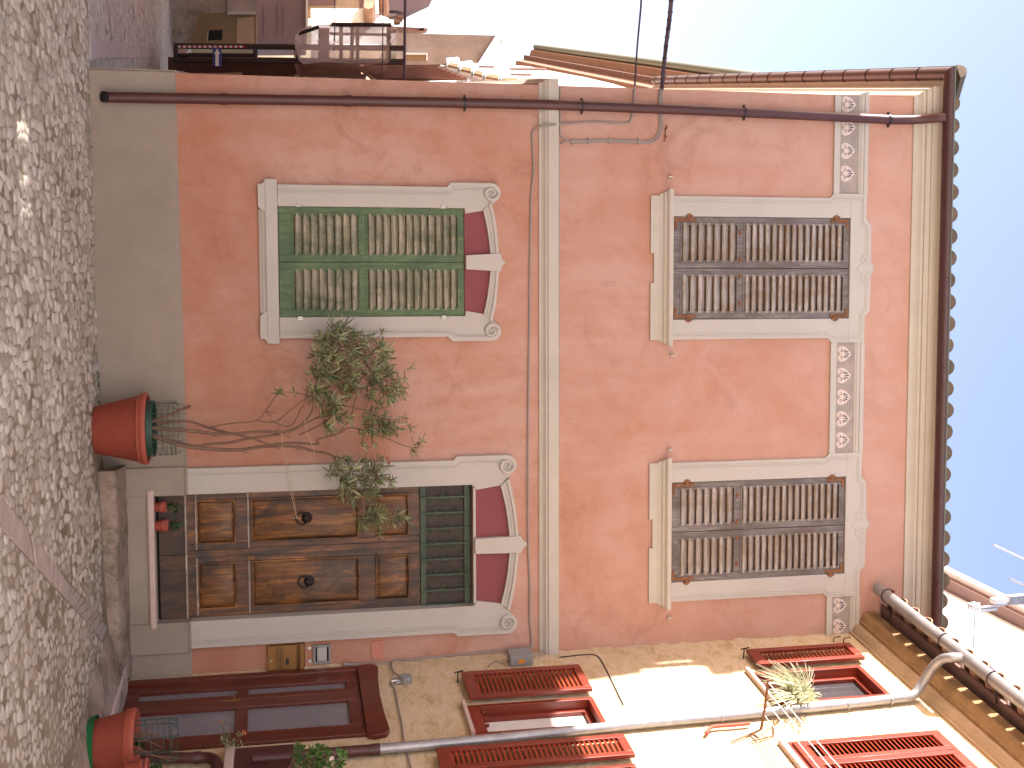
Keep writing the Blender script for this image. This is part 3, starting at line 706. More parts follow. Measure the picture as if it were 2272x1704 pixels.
# front step of the pink house: worn concrete with a sloping tread
def gh(x, y):
    t = min(1, max(0, (x-.3)/3.1)); return .012+.095*t*t*(3-2*t)
mb = MB(); n = 24; vs = []; fs = []
rows = [(-.385, None), (-.39, .10), (-.383, .165), (-.365, .186), (-.35, .19), (-.2, .21), (-.04, .236), (.05, .24)]
rn = random.Random(3)
for i in range(n+1):
    x = 1.50+(3.42-1.50)*i/n
    for y, z in rows:
        j = rn.uniform(-.008, .008)
        vs.append((x+(.04 if y < -.3 and i == n else 0), y+j, (gh(x, y)-.05) if z is None else z+rn.uniform(-.004, .004)))
k = len(rows)
for i in range(n):
    for j in range(k-1): fs.append((i*k+j, (i+1)*k+j, (i+1)*k+j+1, i*k+j+1))
fs.append(list(range(k))); fs.append([n*k+j for j in range(k)][::-1])
mb.add(vs, fs); mb.build('front_step', 'step_concrete', H, sharp=60)

# ================================================================== STONE HOUSE
S = thing('stone_house', 'beige rubble stone house on the right with red-brown louvred shutters, partly in sun', 'house', FW)
WD = (.12, 1.33, .215, 2.30); WA = [None]*4
a0, z0 = FW.at(1026, 1567, 0); 
WA = (.945, 1.47, 3.17, 4.335); WU = (.70, 1.33, 5.95, 7.09); WB = (2.10, 2.62, 2.85, 4.38)
mb = MB(); wallgrid(mb, 0, 7.0, -.3, 7.62, [WD, WA, WU, WB], 0, .22)
mb.add([(7, 0, -.3), (7, 6, -.3), (7, 6, 7.62), (7, 0, 7.62), (0, 0, 7.62), (0, 6, 7.62)], [(0, 1, 2, 3), (4, 3, 2, 5)])
mb.build('wall', 'rubble_wall', S, recalc=False)
def fbox(mb, a, b_, c0, c1, z0, z1): mb.box(a, b_, -c1, -c0, z0, z1)
scp = [(0, 7.335), (.022, 7.335), (.026, 7.352), (.045, 7.36), (.075, 7.372), (.098, 7.395), (.105, 7.42), (.105, 7.432), (.135, 7.436), (.142, 7.452), (.19, 7.472), (.215, 7.50), (.222, 7.53), (.222, 7.60), (0, 7.62)]
mb = MB(); mb.sweep(scp[:7]+[(0, 7.42)], .0, 7); cn = mb.build('cornice', 'eave_beige', S, sharp=25)
mb = MB(); mb.sweep([(0, 7.42)]+scp[6:], .0, 7); mb.build('corbel_course', 'eave_brown', cn, sharp=25)
# dentil-like terracotta slabs under the tiles
mb = MB()
mb.add([(0, .3, 7.70), (7, .3, 7.70), (7, -.30, 7.66), (0, -.30, 7.66), (7, 4, 8.8), (0, 4, 8.8), (7, -.3, 7.69), (0, -.3, 7.69)], [(0, 1, 2, 3), (7, 6, 4, 5), (3, 2, 6, 7), (0, 5, 4, 1)])
sr = mb.build('roof', 'roof_edge', S)
mb = MB()
x = .1
while x < 6.5:
    halftube(mb, (x, -.47, 7.67), (0, 1, .28), 1.2, .078)
    if random.random() < .8: halftube(mb, (x+.105, -.42+random.uniform(-.01, .03), 7.70), (0, 1, .28), 1.0, .05, up=(0, 0, -1))
    x += .235
mb.build('tiling', 'tile_clay', sr)
mb = MB(); x = .05     # short boards added behind the gutter to shade the cornice, gaps for sun spots
rb_ = random.Random(4)
while x < 6.6:
    w_ = .235-rb_.uniform(.035, .06); mb.box(x, x+w_, -.425, -.412, 7.60, 7.70); x += .235
mb.build('eave_shade_boards', 'roof_edge', sr)
SGC, SGZ, SGR = .49, 7.600, .066
mb = MB(); mb.sweep(gutter_prof(SGC, SGZ, SGR), .03, 7)
mb.prism([(SGC+SGR*cos(a), SGZ+SGR*sin(a)) for a in [pi+pi*i/10 for i in range(11)]], 0, .004)
cap = mb.v[-22:]; 
for i in range(len(mb.v)-22, len(mb.v)):
    p = mb.v[i]; mb.v[i] = (.03+p[1], -p[0], p[2])
gt = mb.build('gutter', 'galvanised', S, sharp=40)
mb = MB()
for x in (.22, 1.28, 2.05, 2.95, 3.9): mb = MB(); mb.tube([(x, -(SGC+(SGR+.004)*cos(a)), SGZ+(SGR+.004)*sin(a)) for a in [pi*.95+pi*1.1*i/12 for i in range(13)]], .007, 5); mb.tube([(x, -(SGC-SGR), SGZ+.02), (x, -.25, 7.66)], .008, 5); mb.build('gutter_bracket', 'dark_iron', gt)
# galvanised downpipe with swan neck
pp = [FW.p3(2133, 1459, .49), FW.p3(2108, 1459, .48), FW.p3(2088, 1464, .42), FW.p3(2067, 1484, .31), FW.p3(2048, 1514, .17), FW.p3(2034, 1536, .09), FW.p3(2020, 1546, .06)]
wl = [FW.p3(*q, .055) for q in ((1900, 1560), (1639, 1586), (1430, 1605), (1290, 1619), (1111, 1638), (842, 1662))]
mb = MB(); mb.tube(smooth(pp, 5)+[Vector(p) for p in wl], .043, 14, caps=False); sp_ = mb.build('downpipe', 'galvanised', S, recalc=False)
mb = MB()
for px, py in ((1975, 1553), (1880, 1563), (1600, 1590), (1117, 1637), (880, 1659)):
    mb = MB(); P = Vector(FW.p3(px, py, .055)); mb.tube([P-Vector((0, 0, .008)), P+Vector((0, 0, .008))], .0465, 12); mb.tube([P, (P[0], 0, P[2])], .007, 5); mb.build('pipe_clamp', 'galvanised', sp_)
bp = [FW.p3(843, 1662, .055), FW.p3(815, 1664, .055), FW.p3(700, 1673, .055), FW.p3(560, 1684, .055)]
mb = MB(); mb.tube([Vector(p) for p in bp], .0445, 14); mb.tube([bp[0], tuple(Vector(bp[0])-Vector((0, 0, .07)))], .049, 14)
mb.build('lower_pipe', 'pipe_brown', sp_, recalc=False)
bp = [FW.p3(300, 1682, .06), FW.p3(438, 1681, .06), FW.p3(466, 1682, .06), FW.p3(479, 1690, .06), FW.p3(482, 1706, .06), FW.p3(483, 1740, .06)]
mb = MB(); mb.tube(smooth(bp, 4), .044, 14); P = Vector(bp[1]); mb.tube([P-Vector((0, 0, .03)), P+Vector((0, 0, .03))], .050, 14)
mb.build('drain_pipe', 'pipe_brown', S, recalc=False)

# glazed door
mb = MB(); c = -.03
x0, x1, z0, z1 = WD; 
def ring(mb, a, b_, z0, z1, w, c0, c1, wt=None, wb=None):
    wt = wt or w; wb = wb or w
    fbox(mb, a, a+w, c0, c1, z0, z1); fbox(mb, b_-w, b_, c0, c1, z0, z1); fbox(mb, a+w, b_-w, c0, c1-.001, z1-wt, z1); fbox(mb, a+w, b_-w, c0, c1-.001, z0, z0+wb)
fbox(mb, x0-.03, x0+.05, -.1, .03, z0, 2.27); fbox(mb, x1-.05, x1+.03, -.1, .03, z0, 2.27)
hd = [(x0+.0, 2.27), (x1+.06, 2.27), (x1+.09, 2.33), (x1+.07, 2.43), (x1+.0, 2.465), (x1-.3, 2.445), ((x0+x1)/2, 2.435), (x0+.3, 2.445), (x0+.05, 2.465), (x0-.01, 2.44), (x0-.03, 2.36)]
mb.prism(hd, -.045, .1)
dd = mb.build('glazed_door', 'mahogany', S, bevel=.006)
for a, b_, pa in ((x0+.05, .535, (.315, .455)), (.54, x1-.05, (.685, 1.125))):
    mb = MB(); c0, c1 = -.05, .0; zb = (.225, .33, 1.18, 1.285, 2.15, 2.268)
    fbox(mb, a, pa[0], c0, c1, zb[0], zb[5]); fbox(mb, pa[1], b_, c0, c1, zb[0], zb[5])
    for q in (0, 2, 4): fbox(mb, pa[0], pa[1], c0, c1-.001, zb[q], zb[q+1])
    lf = mb.build('door_leaf', 'mahogany', dd, bevel=.005)
    for q in (1, 3): mb = MB(); fbox(mb, pa[0]-.01, pa[1]+.01, -.04, -.03, zb[q]-.01, zb[q+1]+.01); mb.build('glass_pane', 'grey_glass', dd)
mb = MB(); fbox(mb, .55, .568, .0, .006, 1.05, 1.22); mb.tube([(.56, -.0, 1.16), (.56, -.03, 1.16), (.53, -.034, 1.16)], .006, 8)
mb.build('door_handle', 'brass', dd)
mb = MB(); fbox(mb, x0-.05, x1+.05, -.12, .22, .06, .212); mb.build('doorstep', 'concrete_light', S, bevel=.02)

def stone_window(W, name='window', sash=True, glare_glass=None):
    a, b_, z0, z1 = W
    mb = MB(); ring(mb, a, b_, z0, z1, .045, -.16, -.0, )
    w = mb.build(name, 'red_wood', S, bevel=.004)
    mb = MB(); ring(mb, a+.045, b_-.045, z0+.045, z1-.045, .05, -.15, -.09); mb.build('sash', 'red_wood', w, bevel=.004)
    mb = MB(); fbox(mb, a+.08, b_-.08, -.14, -.13, z0+.08, z1-.08); mb.build('glass_pane', glare_glass or 'dark_glass', w)
    mb = MB(); fbox(mb, a-.02, b_+.02, -.1, .05, z0-.035, z0); mb.build('sill', 'marble', w, bevel=.004)
    return w
wa = stone_window(WA, glare_glass='glare_glass'); wu = stone_window(WU); wb_ = stone_window(WB)
mb = MB(); fbox(mb, WA[0]+.05, WA[1]-.05, -.02, .0, 3.215, 3.29); 
for x in (1.1, 1.22, 1.34): mb.tube([(x, .0, 3.30), (x, -.02, 3.30)], .018, 8)
mb.build('sill_rail', 'red_wood', wa)
def red_shutter(par, a, b_, z0, z1, c=.035):
    s = shutter_flat(par, a, b_, z0, z1, -c-.04)
    return s
def shutter_flat(par, x0, x1, z0, z1, y, st=.062):
    mb = MB(); T = .036; b0 = z0+.10; t1 = z1-.075
    mb.box(x0, x0+st, y, y+T, z0, z1); mb.box(x1-st, x1, y, y+T, z0, z1); mb.box(x0+st, x1-st, y+.001, y+T, z0, b0); mb.box(x0+st, x1-st, y+.001, y+T, t1, z1)
    s1 = mb.build('shutter', 'red_wood', par, bevel=.004)
    mb = MB(); n = int((t1-b0)/.042); pc = (t1-b0)/n
    for i in range(n):
        zc = b0+pc*(i+.5)
        vs = [(X, y+Y, zc+Z) for X in (x0+st-.002, x1-st+.002) for Y, Z in ((.004, -.018), (.010, -.020), (.034, .012), (.030, .018))]
        mb.add(vs, [(0, 1, 5, 4), (1, 2, 6, 5), (2, 3, 7, 6), (3, 0, 4, 7), (3, 2, 1, 0), (4, 5, 6, 7)])
    mb.build('louvre', 'red_slat', s1)
    return s1
def shcoord(p0, p1, c): return FW.at(*p0, c), FW.at(*p1, c)
sA = shcoord((1019, 1492), (1276, 1472), .075); sA2 = shcoord((1035, 1562), (1304, 1527), .075)
sh = red_shutter(wa, (sA[0][0]+sA[1][0])/2, WA[0]-.012, 3.21, 4.34)
sB0 = FW.at(961, 1660, .075); sB1 = FW.at(1374, 1627, .075); sB2 = FW.at(1401, 1685, .075)
red_shutter(wb_, (sB0[0]+sB1[0])/2, WB[0]-.012, 2.80, 4.39)
sU0 = FW.at(1640, 1441, .075); sU1 = FW.at(1873, 1426, .075)
red_shutter(wu, (sU0[0]+sU1[0])/2, WU[0]-.012, 6.05, 7.15)
for (x, z, p_w) in ((sA[0][0]+.05, 3.19, wa), ((sU0[0]+sU1[0])/2+.05, 6.03, wu)): mb = MB(); mb.tube([(x, 0, z-.02), (x, -.1, z-.02), (x, -.115, z+.03), (x, -.1, z-.055)], .007, 6); mb.build('shutter_stay', 'dark_iron', p_w)
# ragged mortar where the rubble meets the pink plaster
rm = random.Random(17); k_ = 90
edge_ = [(XC+.004-abs(rm.gauss(.006, .008))-.004, .77+(7.28-.77)*i/k_) for i in range(k_+1)]
mb = MB(); mb.strip(edge_, [(XC+.004, z) for x, z in edge_], -.006, 0); mq = mb; mb = MB()
iv = np.array([FW.X, FW.Y, [0, 0, 1]]); mb.v = [tuple(iv @ (np.array(p)-FW.O)) for p in mq.v]; mb.f = mq.f; mb.m = mq.m
mb.build('mortar_edge', 'rubble_wall', S)
# closed pair at the far right
wc = MB(); ring(wc, 2.02, 2.75, 5.73, 7.14, .04, 0, .03); wcl = wc.build('window', 'red_wood', S, bevel=.004)
shutter_flat(wcl, 2.06, 2.37, 5.77, 7.10, -.05); shutter_flat(wcl, 2.375, 2.71, 5.77, 7.10, -.05)
mb = MB(); fbox(mb, 1.99, 2.78, 0, .05, 5.675, 5.725); mb.build('sill', 'marble', wcl, bevel=.004)
vb2 = MB(); fbox(vb2, 2.05, 2.72, .002, .006, 5.75, 7.12); vb2.build('dark_backing', 'dark_void', wcl)
# loose hooks under the eave
mb = MB()
for px, py in ((1858, 1418), (1880, 1420)): x, z = FW.at(px, py, .03); mb.tube([(x, 0, z-.04), (x, -.05, z-.04), (x, -.06, z+.03)], .006, 5)
mb.build('iron_hook', 'dark_iron', S)
# meter cabinet with the stone under it
c = .04; q0 = FW.at(522, 1660, c); q1 = FW.at(652, 1656, c)
mb = MB(); fbox(mb, q0[0], q0[0]+.62, 0, c, q0[1], q1[1]); cb = mb.build('meter_cabinet', 'pipe_brown', S, bevel=.004)
mb = MB(); fbox(mb, q0[0]+.03, q0[0]+.59, c, c+.008, q0[1]+.25, q1[1]-.03); mb.build('cabinet_door', 'pipe_brown', cb, bevel=.003)
mb = MB(); fbox(mb, q0[0]-.02, q0[0]+.68, 0, .10, q0[1]-.08, q0[1]-.004); mb.build('stone_ledge', 'concrete_light', S, bevel=.01)

# ================================================================== things hung on the walls
cc = crop(FA, 560, 1380, 6.506)
def rng(pts, c):
    P = [cc(x, y, c) for x, y in pts]; return min(p[0] for p in P), max(p[0] for p in P), min(p[1] for p in P), max(p[1] for p in P)
a, b_, z0, z1 = rng([(215, 350), (740, 325), (740, 690), (225, 690)], .06)
mb = MB(); mb.box(a+.005, b_-.005, -.055, 0, z0, z1-.06); mb.box(a, b_, -.065, -.0, z1-.06, z1)
mbx = MB(); M1 = thing('mailbox', 'small brass-coloured metal mailbox fixed beside the double door', 'mailbox', FA, ((a+b_)/2, 0, z0))
mb.build('box_body', 'brass', M1, bevel=.004)
mb = MB(); mb.hexa([(a-.006, 0, z1), (b_+.006, 0, z1), (b_+.006, -.085, z1-.055), (a-.006, -.085, z1-.055)], [(a-.006, 0, z1+.012), (b_+.006, 0, z1+.012), (b_+.006, -.09, z1-.045), (a-.006, -.09, z1-.045)]); mb.build('lid', 'brass_dark', M1, bevel=.003)
mb = MB()
for k in range(4): mb.box(a+.012, b_-.012, -.058, -.054, z0+.085+k*.016, z0+.089+k*.016)
mb.build('slot', 'dark_void', M1)
mb = MB(); mb.box(a+.13, a+.19, -.058, -.054, z0+.165, z0+.195); mb.build('name_plate', 'dark_iron', M1)
mb = MB(); mb.tube([((a+b_)/2+.02, -.062, z0+.035), ((a+b_)/2+.02, -.05, z0+.035)], .009, 10); mb.build('lock', 'steel', M1)
a, b_, z0, z1 = rng([(875, 335), (1130, 335), (1130, 595), (885, 595)], .02)
I1 = thing('intercom', 'square grey door intercom above the brass mailbox', 'intercom', FA, ((a+b_)/2, 0, z0))
mb = MB(); w = .022
mb.box(a, a+w, -.03, 0, z0, z1); mb.box(b_-w, b_, -.03, 0, z0, z1); mb.box(a+w, b_-w, -.03, 0, z0, z0+w); mb.box(a+w, b_-w, -.03, 0, z1-w, z1); mb.build('frame', 'box_grey', I1, bevel=.004)
mb = MB(); mb.box(a+w, b_-w, -.012, 0, z0+w, z1-w); mb.build('recess', 'dark_void', I1)
mb = MB(); mb.box(a+w+.002, b_-w-.002, -.026, -.012, z0+w+.014, z1-w-.014); mb.build('push_button', 'steel', I1, bevel=.003)
mb = MB()
for (x, y) in ((825, 378), (835, 565)):
    p = cc(x, y); mb.tube([(p[0], 0, p[1]), (p[0], -.006, p[1])], [.017, .012], 10)
mb.build('filler_spots', 'white_wall', H)
a, b_, z0, z1 = rng([(1718, 280), (1885, 280), (1885, 515), (1730, 515)], .01)
mb = MB(); mb.box(a, b_, -.014, 0, z0, z1); cp_ = mb
o = solo(cp_, 'cover_plate', 'plate_pink', 'pink-painted rectangular cover plate screwed to the wall above the intercom', 'cover plate', FA, ((a+b_)/2, 0, z0), bevel=.003)
mb = MB(); 
for zc in (z0+.022, z1-.022): pass
for xx_ in (a+.02, b_-.02): mb.tube([(xx_, -.0155, (z0+z1)/2), (xx_, -.012, (z0+z1)/2)], .005, 8)
mb.build('screws', 'brass_dark', o)
P0 = cc(1350, 612, .03); P1 = cc(1740, 618, .03); P2 = cc(1975, 605, .03)
mb = MB(); mb.tube(smooth([(P0[0], -.005, P0[1]-.01), (P0[0], -.03, P0[1]), (P1[0], -.032, P1[1]), (P2[0], -.03, P2[1]), (P2[0]+.01, -.01, P2[1]+.02)], 4), .019, 10)
mb.tube([(P1[0], -.032, P1[1]-.004), (P1[0], -.032, P1[1]+.004)], .022, 10)
solo(mb, 'conduit', 'cable_grey', 'short thick grey conduit stub running up the corner beside the intercom', 'conduit', FA, (P0[0], 0, P0[1]))

# cables
A0 = lambda x, y, c=.012: FA.p3(x, y, c)
def src(x0, y0, s): return lambda X, Y: (x0+X/s, y0+Y/s)
z3 = src(1100, 0, 3.16); z2 = src(600, 0, 3.16); dd3 = src(600, 980, 3.16)
path = [A0(*z3(975, 600), .03), A0(*z3(968, 700), .03), A0(*z3(955, 800), .02), A0(*z3(945, 845)), A0(*z3(905, 865)), A0(*z3(700, 855)), A0(*z3(560, 862)), A0(*z3(450, 870), .03), A0(*z3(400, 876), .075), A0(*z3(350, 880), .075), A0(*z3(300, 890), .06), A0(*z3(270, 910), .02), A0(*z3(255, 950)), A0(*z3(262, 1100)), A0(*z3(265, 1200)), A0(*z3(250, 1350)), A0(*z3(243, 1600))]
path += [A0(*dd3(1806, y)) for y in (0, 300, 600)]+[A0(*dd3(1812, 850)), A0(*dd3(1820, 1050)), A0(*dd3(1818, 1250)), A0(*dd3(1830, 1400)), A0(*dd3(1800, 1445)), A0(*dd3(1550, 1468)), A0(*dd3(1250, 1500)), A0(*dd3(1000, 1525)), A0(*dd3(880, 1530)), A0(*dd3(848, 1550), .02)]
path = smooth(path, 5)
q = [FW.p3(*dd3(848, 1580), .03), FW.p3(*dd3(870, 1620), .03), FW.p3(*dd3(900, 1640), .03)]
mb = MB(); mb.tube(path+[Vector(toW(type('o', (), {'v': [p]})(), FW).v[0]) for p in q], .0105, 7)
for i in range(8, len(path)-4, 9): P = path[i]; mb.tube([P+Vector((0, .012, 0)), P+Vector((0, -.010, 0))], .013, 6)
solo(mb, 'wall_cable', 'cable_grey', 'thin grey cable clipped under the string course and down to the round junction box', 'cable', FA, (path[-1][0], 0, path[-1][2]))
def pair(fnpts, off):
    return smooth([(p[0]+off[0], p[1], p[2]+off[1]) for p in fnpts], 5)
pts = [A0(*z3(1165, 610), .03), A0(*z3(1158, 700), .03), A0(*z3(1160, 800), .02), A0(*z3(1160, 880)), A0(*z3(1140, 950)), A0(*z3(1090, 990)), A0(*z3(1000, 992)), A0(*z3(800, 985)), A0(*z3(650, 988)), A0(*z3(540, 992))]
lo = [A0(*z3(490, 975)), A0(*z3(455, 945)), A0(*z3(447, 900)), A0(*z3(446, 600))]
lo2 = [A0(*z3(490, 1000)), A0(*z3(455, 1020)), A0(*z3(447, 1060)), A0(*z3(446, 1500)), A0(1241, 700), A0(1240, 1000), A0(*dd3(2016, 800)), A0(*dd3(2014, 1200)), A0(*dd3(2014, 1440)), A0(*dd3(2000, 1480), .02)]
mb = MB(); mb.tube(pair(pts+lo, (.012, .006)), .0085, 7); mb.tube(pair(pts+lo2, (-.006, -.006)), .0085, 7); mb.tube(pair(pts, (.004, -.02)), .006, 6)
for i in (6, 7, 8, 9): P = Vector(pts[i]); mb.box(P[0]-.03, P[0]+.03, -.026, 0, P[2]-.008, P[2]+.008)
solo(mb, 'cable_bundle', 'cable_grey', 'bundle of grey cables looping from the overhead line down onto the string course', 'cable', FA, tuple(pts[-1]))
# overhead lines, off to the left from the facade
def sky_line(fr_pts, r, name, label, mat='cable_dark', wrap=None):
    mb = MB(); P = smooth(fr_pts, 8); mb.tube(P, r, 7)
    if wrap:
        for i in range(0, len(P)-1, 3): mb.tube([P[i], P[i]+(P[i+1]-P[i])*.07], r*1.25, 7)
        for q_ in (.6, 1.6): mb.tube([p+Vector((q_*r*.9, 0, r*.6*sin(i*.7+q_))) for i, p in enumerate(P)], r*.35, 5)
    return solo(mb, name, mat, label, 'cable', FA, tuple(P[0]))
sky_line([A0(*z3(975, 600), .03), A0(*z3(990, 350), .7), A0(*z3(1005, 180), 1.2), A0(*z3(1020, 0), 1.7), A0(*z3(1040, -500), 3.2), A0(*z3(1080, -1200), 5.2)], .009, 'overhead_cable', 'thinner overhead cable crossing the sky to the facade above the string course')
sky_line([A0(*z3(1165, 610), .03), A0(*z3(1190, 350), .7), A0(*z3(1212, 180), 1.2), A0(*z3(1230, 0), 1.7), A0(*z3(1265, -500), 3.2), A0(*z3(1330, -1200), 5.2)], .019, 'overhead_cable', 'thick purplish overhead cable bundle crossing the sky to the facade', wrap=1)
mb = MB(); x, z = FA.at(*z3(1185, 900))
mb.tube([(x, 0, z), (x+.0, -.03, z), (x, -.03, z)], .006, 6)
rr = random.Random(5); pth = [(x+.01+rr.uniform(-.012, .012)+k*.02, -.02-rr.uniform(0, .02), z+rr.uniform(-.012, .012)) for k in range(-2, 7)]
mb.tube(smooth(pth, 3), .007, 5)
solo(mb, 'anchor_hook', 'rust', 'twisted rusty anchor with wire tails where the thick cable meets the facade', 'hook', FA, (x, 0, z))

# pegs beside the upper sills
for k, (px, py, lb) in enumerate(((1486, 392, 'small metal peg left of the left upper sill'), (1490, 788, 'small metal peg right of the left upper sill'), (1485, 997, 'small metal peg left of the right upper sill'), (1483, 1371, 'small metal peg right of the right upper sill'))):
    x, z = FA.at(px, py, .02); mb = MB(); mb.tube([(x, 0, z), (x, -.04, z)], .009, 8); mb.tube([(x, -.04, z-.02), (x, -.045, z+.022)], .012, 8)
    solo(mb, 'wall_peg', 'steel', lb, 'peg', FA, (x, 0, z), group='pegs beside the upper sills')
# junction boxes on the stone house
J = thing('junction_box', 'rectangular grey electrical box with an orange sticker at the corner by the string course', 'junction box', FW, (.2, 0, 3.70))
mb = MB(); fbox(mb, .10, .27, 0, .11, 3.71, 3.93); mb.build('box_body', 'box_grey', J, bevel=.006)
mb = MB(); mb.box(.271, .274, -.075, -.035, 3.79, 3.85); mb.build('sticker', 'label_orange', J)
mb = MB(); mb.tube(smooth([(.2, -.05, 3.71), (.22, -.04, 3.62), (.2, -.03, 3.56), (.24, -.01, 3.5)], 4), .008, 6); mb.tube(smooth([(.15, -.05, 3.93), (.12, -.04, 4.02), (.05, -.03, 4.1), (0, -.02, 4.2)], 4), .009, 6); mb.build('cable_tail', 'cable_grey', J)
J = thing('junction_box', 'round grey junction box above the glazed red door', 'junction box', FW, (.4, 0, 2.68))
x, z = FW.at(900, 1502, .05); mb = MB(); mb.tube([(x, 0, z), (x, -.05, z), (x, -.065, z)], [.062, .062, .05], 18); mb.build('box_body', 'box_grey', J, bevel=.002)
mb = MB(); mb.tube([(x, -.02, z-.05), (x, -.02, z-.13)], .016, 8); mb.tube([(x+.03, -.02, z-.05), (x+.05, -.02, z-.10)], .014, 8); mb.build('cable_gland', 'steel', J)
hz_ = src(750, 1304, 4.148)
pts = [FW.p3(*hz_(X, Y), .015) for X, Y in ((600, 830), (500, 845), (490, 880), (520, 930), (542, 1020), (560, 1130), (590, 1260), (605, 1400))]+[FW.p3(904, 1672, .015), FW.p3(912, 1704, .015), FW.p3(925, 1760, .015)]
mb = MB(); mb.tube(smooth(pts, 5), .008, 6)
solo(mb, 'wall_cable', 'cable_grey', 'grey cable running from the round junction box along the stone house wall', 'cable', FW, pts[0])
pts = [FW.p3(*src(1200, 1304, 4.148)(X, Y), .008) for X, Y in ((170, 640), (400, 615), (500, 620), (550, 660), (620, 790), (690, 935), (760, 1080))]
mb = MB(); mb.tube(smooth(pts, 5), .005, 5)
solo(mb, 'wall_cable', 'dark_iron', 'dark thin wire bending across the stone house plaster above the lower shutter', 'cable', FW, pts[0])
pts = [FW.p3(*src(1200, 1304, 4.148)(X, Y), .04) for X, Y in ((1920, 1250), (1760, 1265), (1620, 1275), (1560, 1290), (1520, 1340))]
mb = MB(); mb.tube(smooth(pts, 5), .016, 8)
solo(mb, 'conduit', 'terracotta_rim', 'short pinkish bent conduit behind the galvanised downpipe', 'conduit', FW, pts[-1])

# clothes line bracket
kk = src(1600, 1380, 4.9156)
C_ = thing('clothesline', 'rusty iron clothesline arm with white lines beside the upper window plant', 'clothesline', FW, FW.p3(*kk(440, 1180)))
tip = FW.p3(*kk(520, 640), .46); root = FW.p3(*kk(435, 1170), .0)
tm = (root[0], tip[1], (tip[2]+root[2])/2)
mb = MB(); mb.tube([root, (root[0], -.2, root[2]+.02), (root[0], -.46, root[2]+.03), (root[0], -.46, root[2]+.07)], .012, 7)
mb.tube(smooth([FW.p3(*kk(435, 1170), .0), FW.p3(*kk(300, 1230), .02), FW.p3(*kk(110, 1310), .02)], 3), .007, 5)
mb.tube([FW.p3(*kk(575, 1080), .03), FW.p3(*kk(575, 1240), .02), FW.p3(*kk(340, 1300), .02)], .006, 5)
mb.tube([FW.p3(*kk(330, 1220), .02), FW.p3(*kk(400, 1260), .03)], .009, 5)
mb.build('bracket', 'rust', C_)
mb = MB()
for cc_ in (.12, .25, .36, .44): mb = MB(); mb.tube([(root[0]-.02, -cc_, root[2]+.03), (root[0]+1.2, -cc_, root[2]+.01), (root[0]+2.4, -cc_, root[2]+.03)], .0045, 5); mb.build('line', 'sign_white', C_)
# ================================================================== PLANTS
def pot(root, cx, cy, z0, r0, r1, h, mat='terracotta', rimm='terracotta_rim', rim=.022, rh=.045):
    mb = MB(); mb.lathe([(0, 0), (r0, 0), (r1-rim*.6, h-rh), (r1-rim*.6-.012, h-rh), (r1-rim-.012, h-.05), (0, h-.05)], (cx, cy, z0), 36)
    mb.build('pot_body', mat, root, sharp=50)
    mb = MB(); mb.lathe([(r1-rim*.6, h-rh-.03), (r1-rim*.3, h-rh-.025), (r1-rim*.3, h-rh), (r1-.004, h-rh+.004), (r1+.004, h-rh*.5), (r1-.004, h-.004), (r1-rim*.6, h), (r1-rim, h-.006), (r1-rim-.004, h-.05)], (cx, cy, z0), 36)
    mb.build('pot_rim', rimm, root, sharp=60)
    mb = MB(); mb.lathe([(0, h-.045), (r1-rim-.004, h-.052)], (cx, cy, z0), 24); mb.build('soil', 'soil', root)
OC = .37
px0 = FA.at(330, 951, OC); pb = FA.at(210, 957, OC)
gx, gz_ = px0[0], gh(px0[0], -.5)
OL = thing('potted_oleander', 'tall leggy oleander shrub in a large terracotta pot against the pink wall', 'potted plant', FA, (gx, -OC, gz_))
pot(OL, gx, -OC, gz_, .205, .315, px0[1]-gz_+.0, rim=.03, rh=.05)
# wire guard
mb = MB(); zt = px0[1]-.04; cr_ = .235
for k in range(22):
    a = 2*pi*k/22; rj = cr_+.01*sin(k*2.1); mb.tube([(gx+rj*cos(a), -OC+rj*sin(a), zt), (gx+rj*1.0*cos(a+.03), -OC+rj*sin(a+.03), zt+.26+.03*sin(k*1.7)), (gx+rj*.9*cos(a+.1), -OC+rj*.9*sin(a+.1), zt+.31+.04*sin(k*2.9))], .0025, 4)
for i, z in enumerate((.08, .13, .18, .23, .27)): mb.tube([(gx+(cr_+.006*sin(3*a+i))*cos(a), -OC+(cr_+.006*sin(3*a+i))*sin(a), zt+z+.008*sin(2*a+i)) for a in [2*pi*k/26 for k in range(26)]], .0025, 4, closed=True)
mb.build('wire_guard', 'wire_green', OL)
mb = MB(); mb.lathe([(cr_+.012, .0), (cr_+.012, .10), (cr_+.010, .10), (cr_+.010, 0)], (gx, -OC, zt-.01), 30); mb.build('plastic_edging', 'wire_green', OL)
g1 = src(150, 800, 3.16); g2 = src(600, 680, 3.16)
def P_(s, c): return Vector(FA.p3(*s, c))
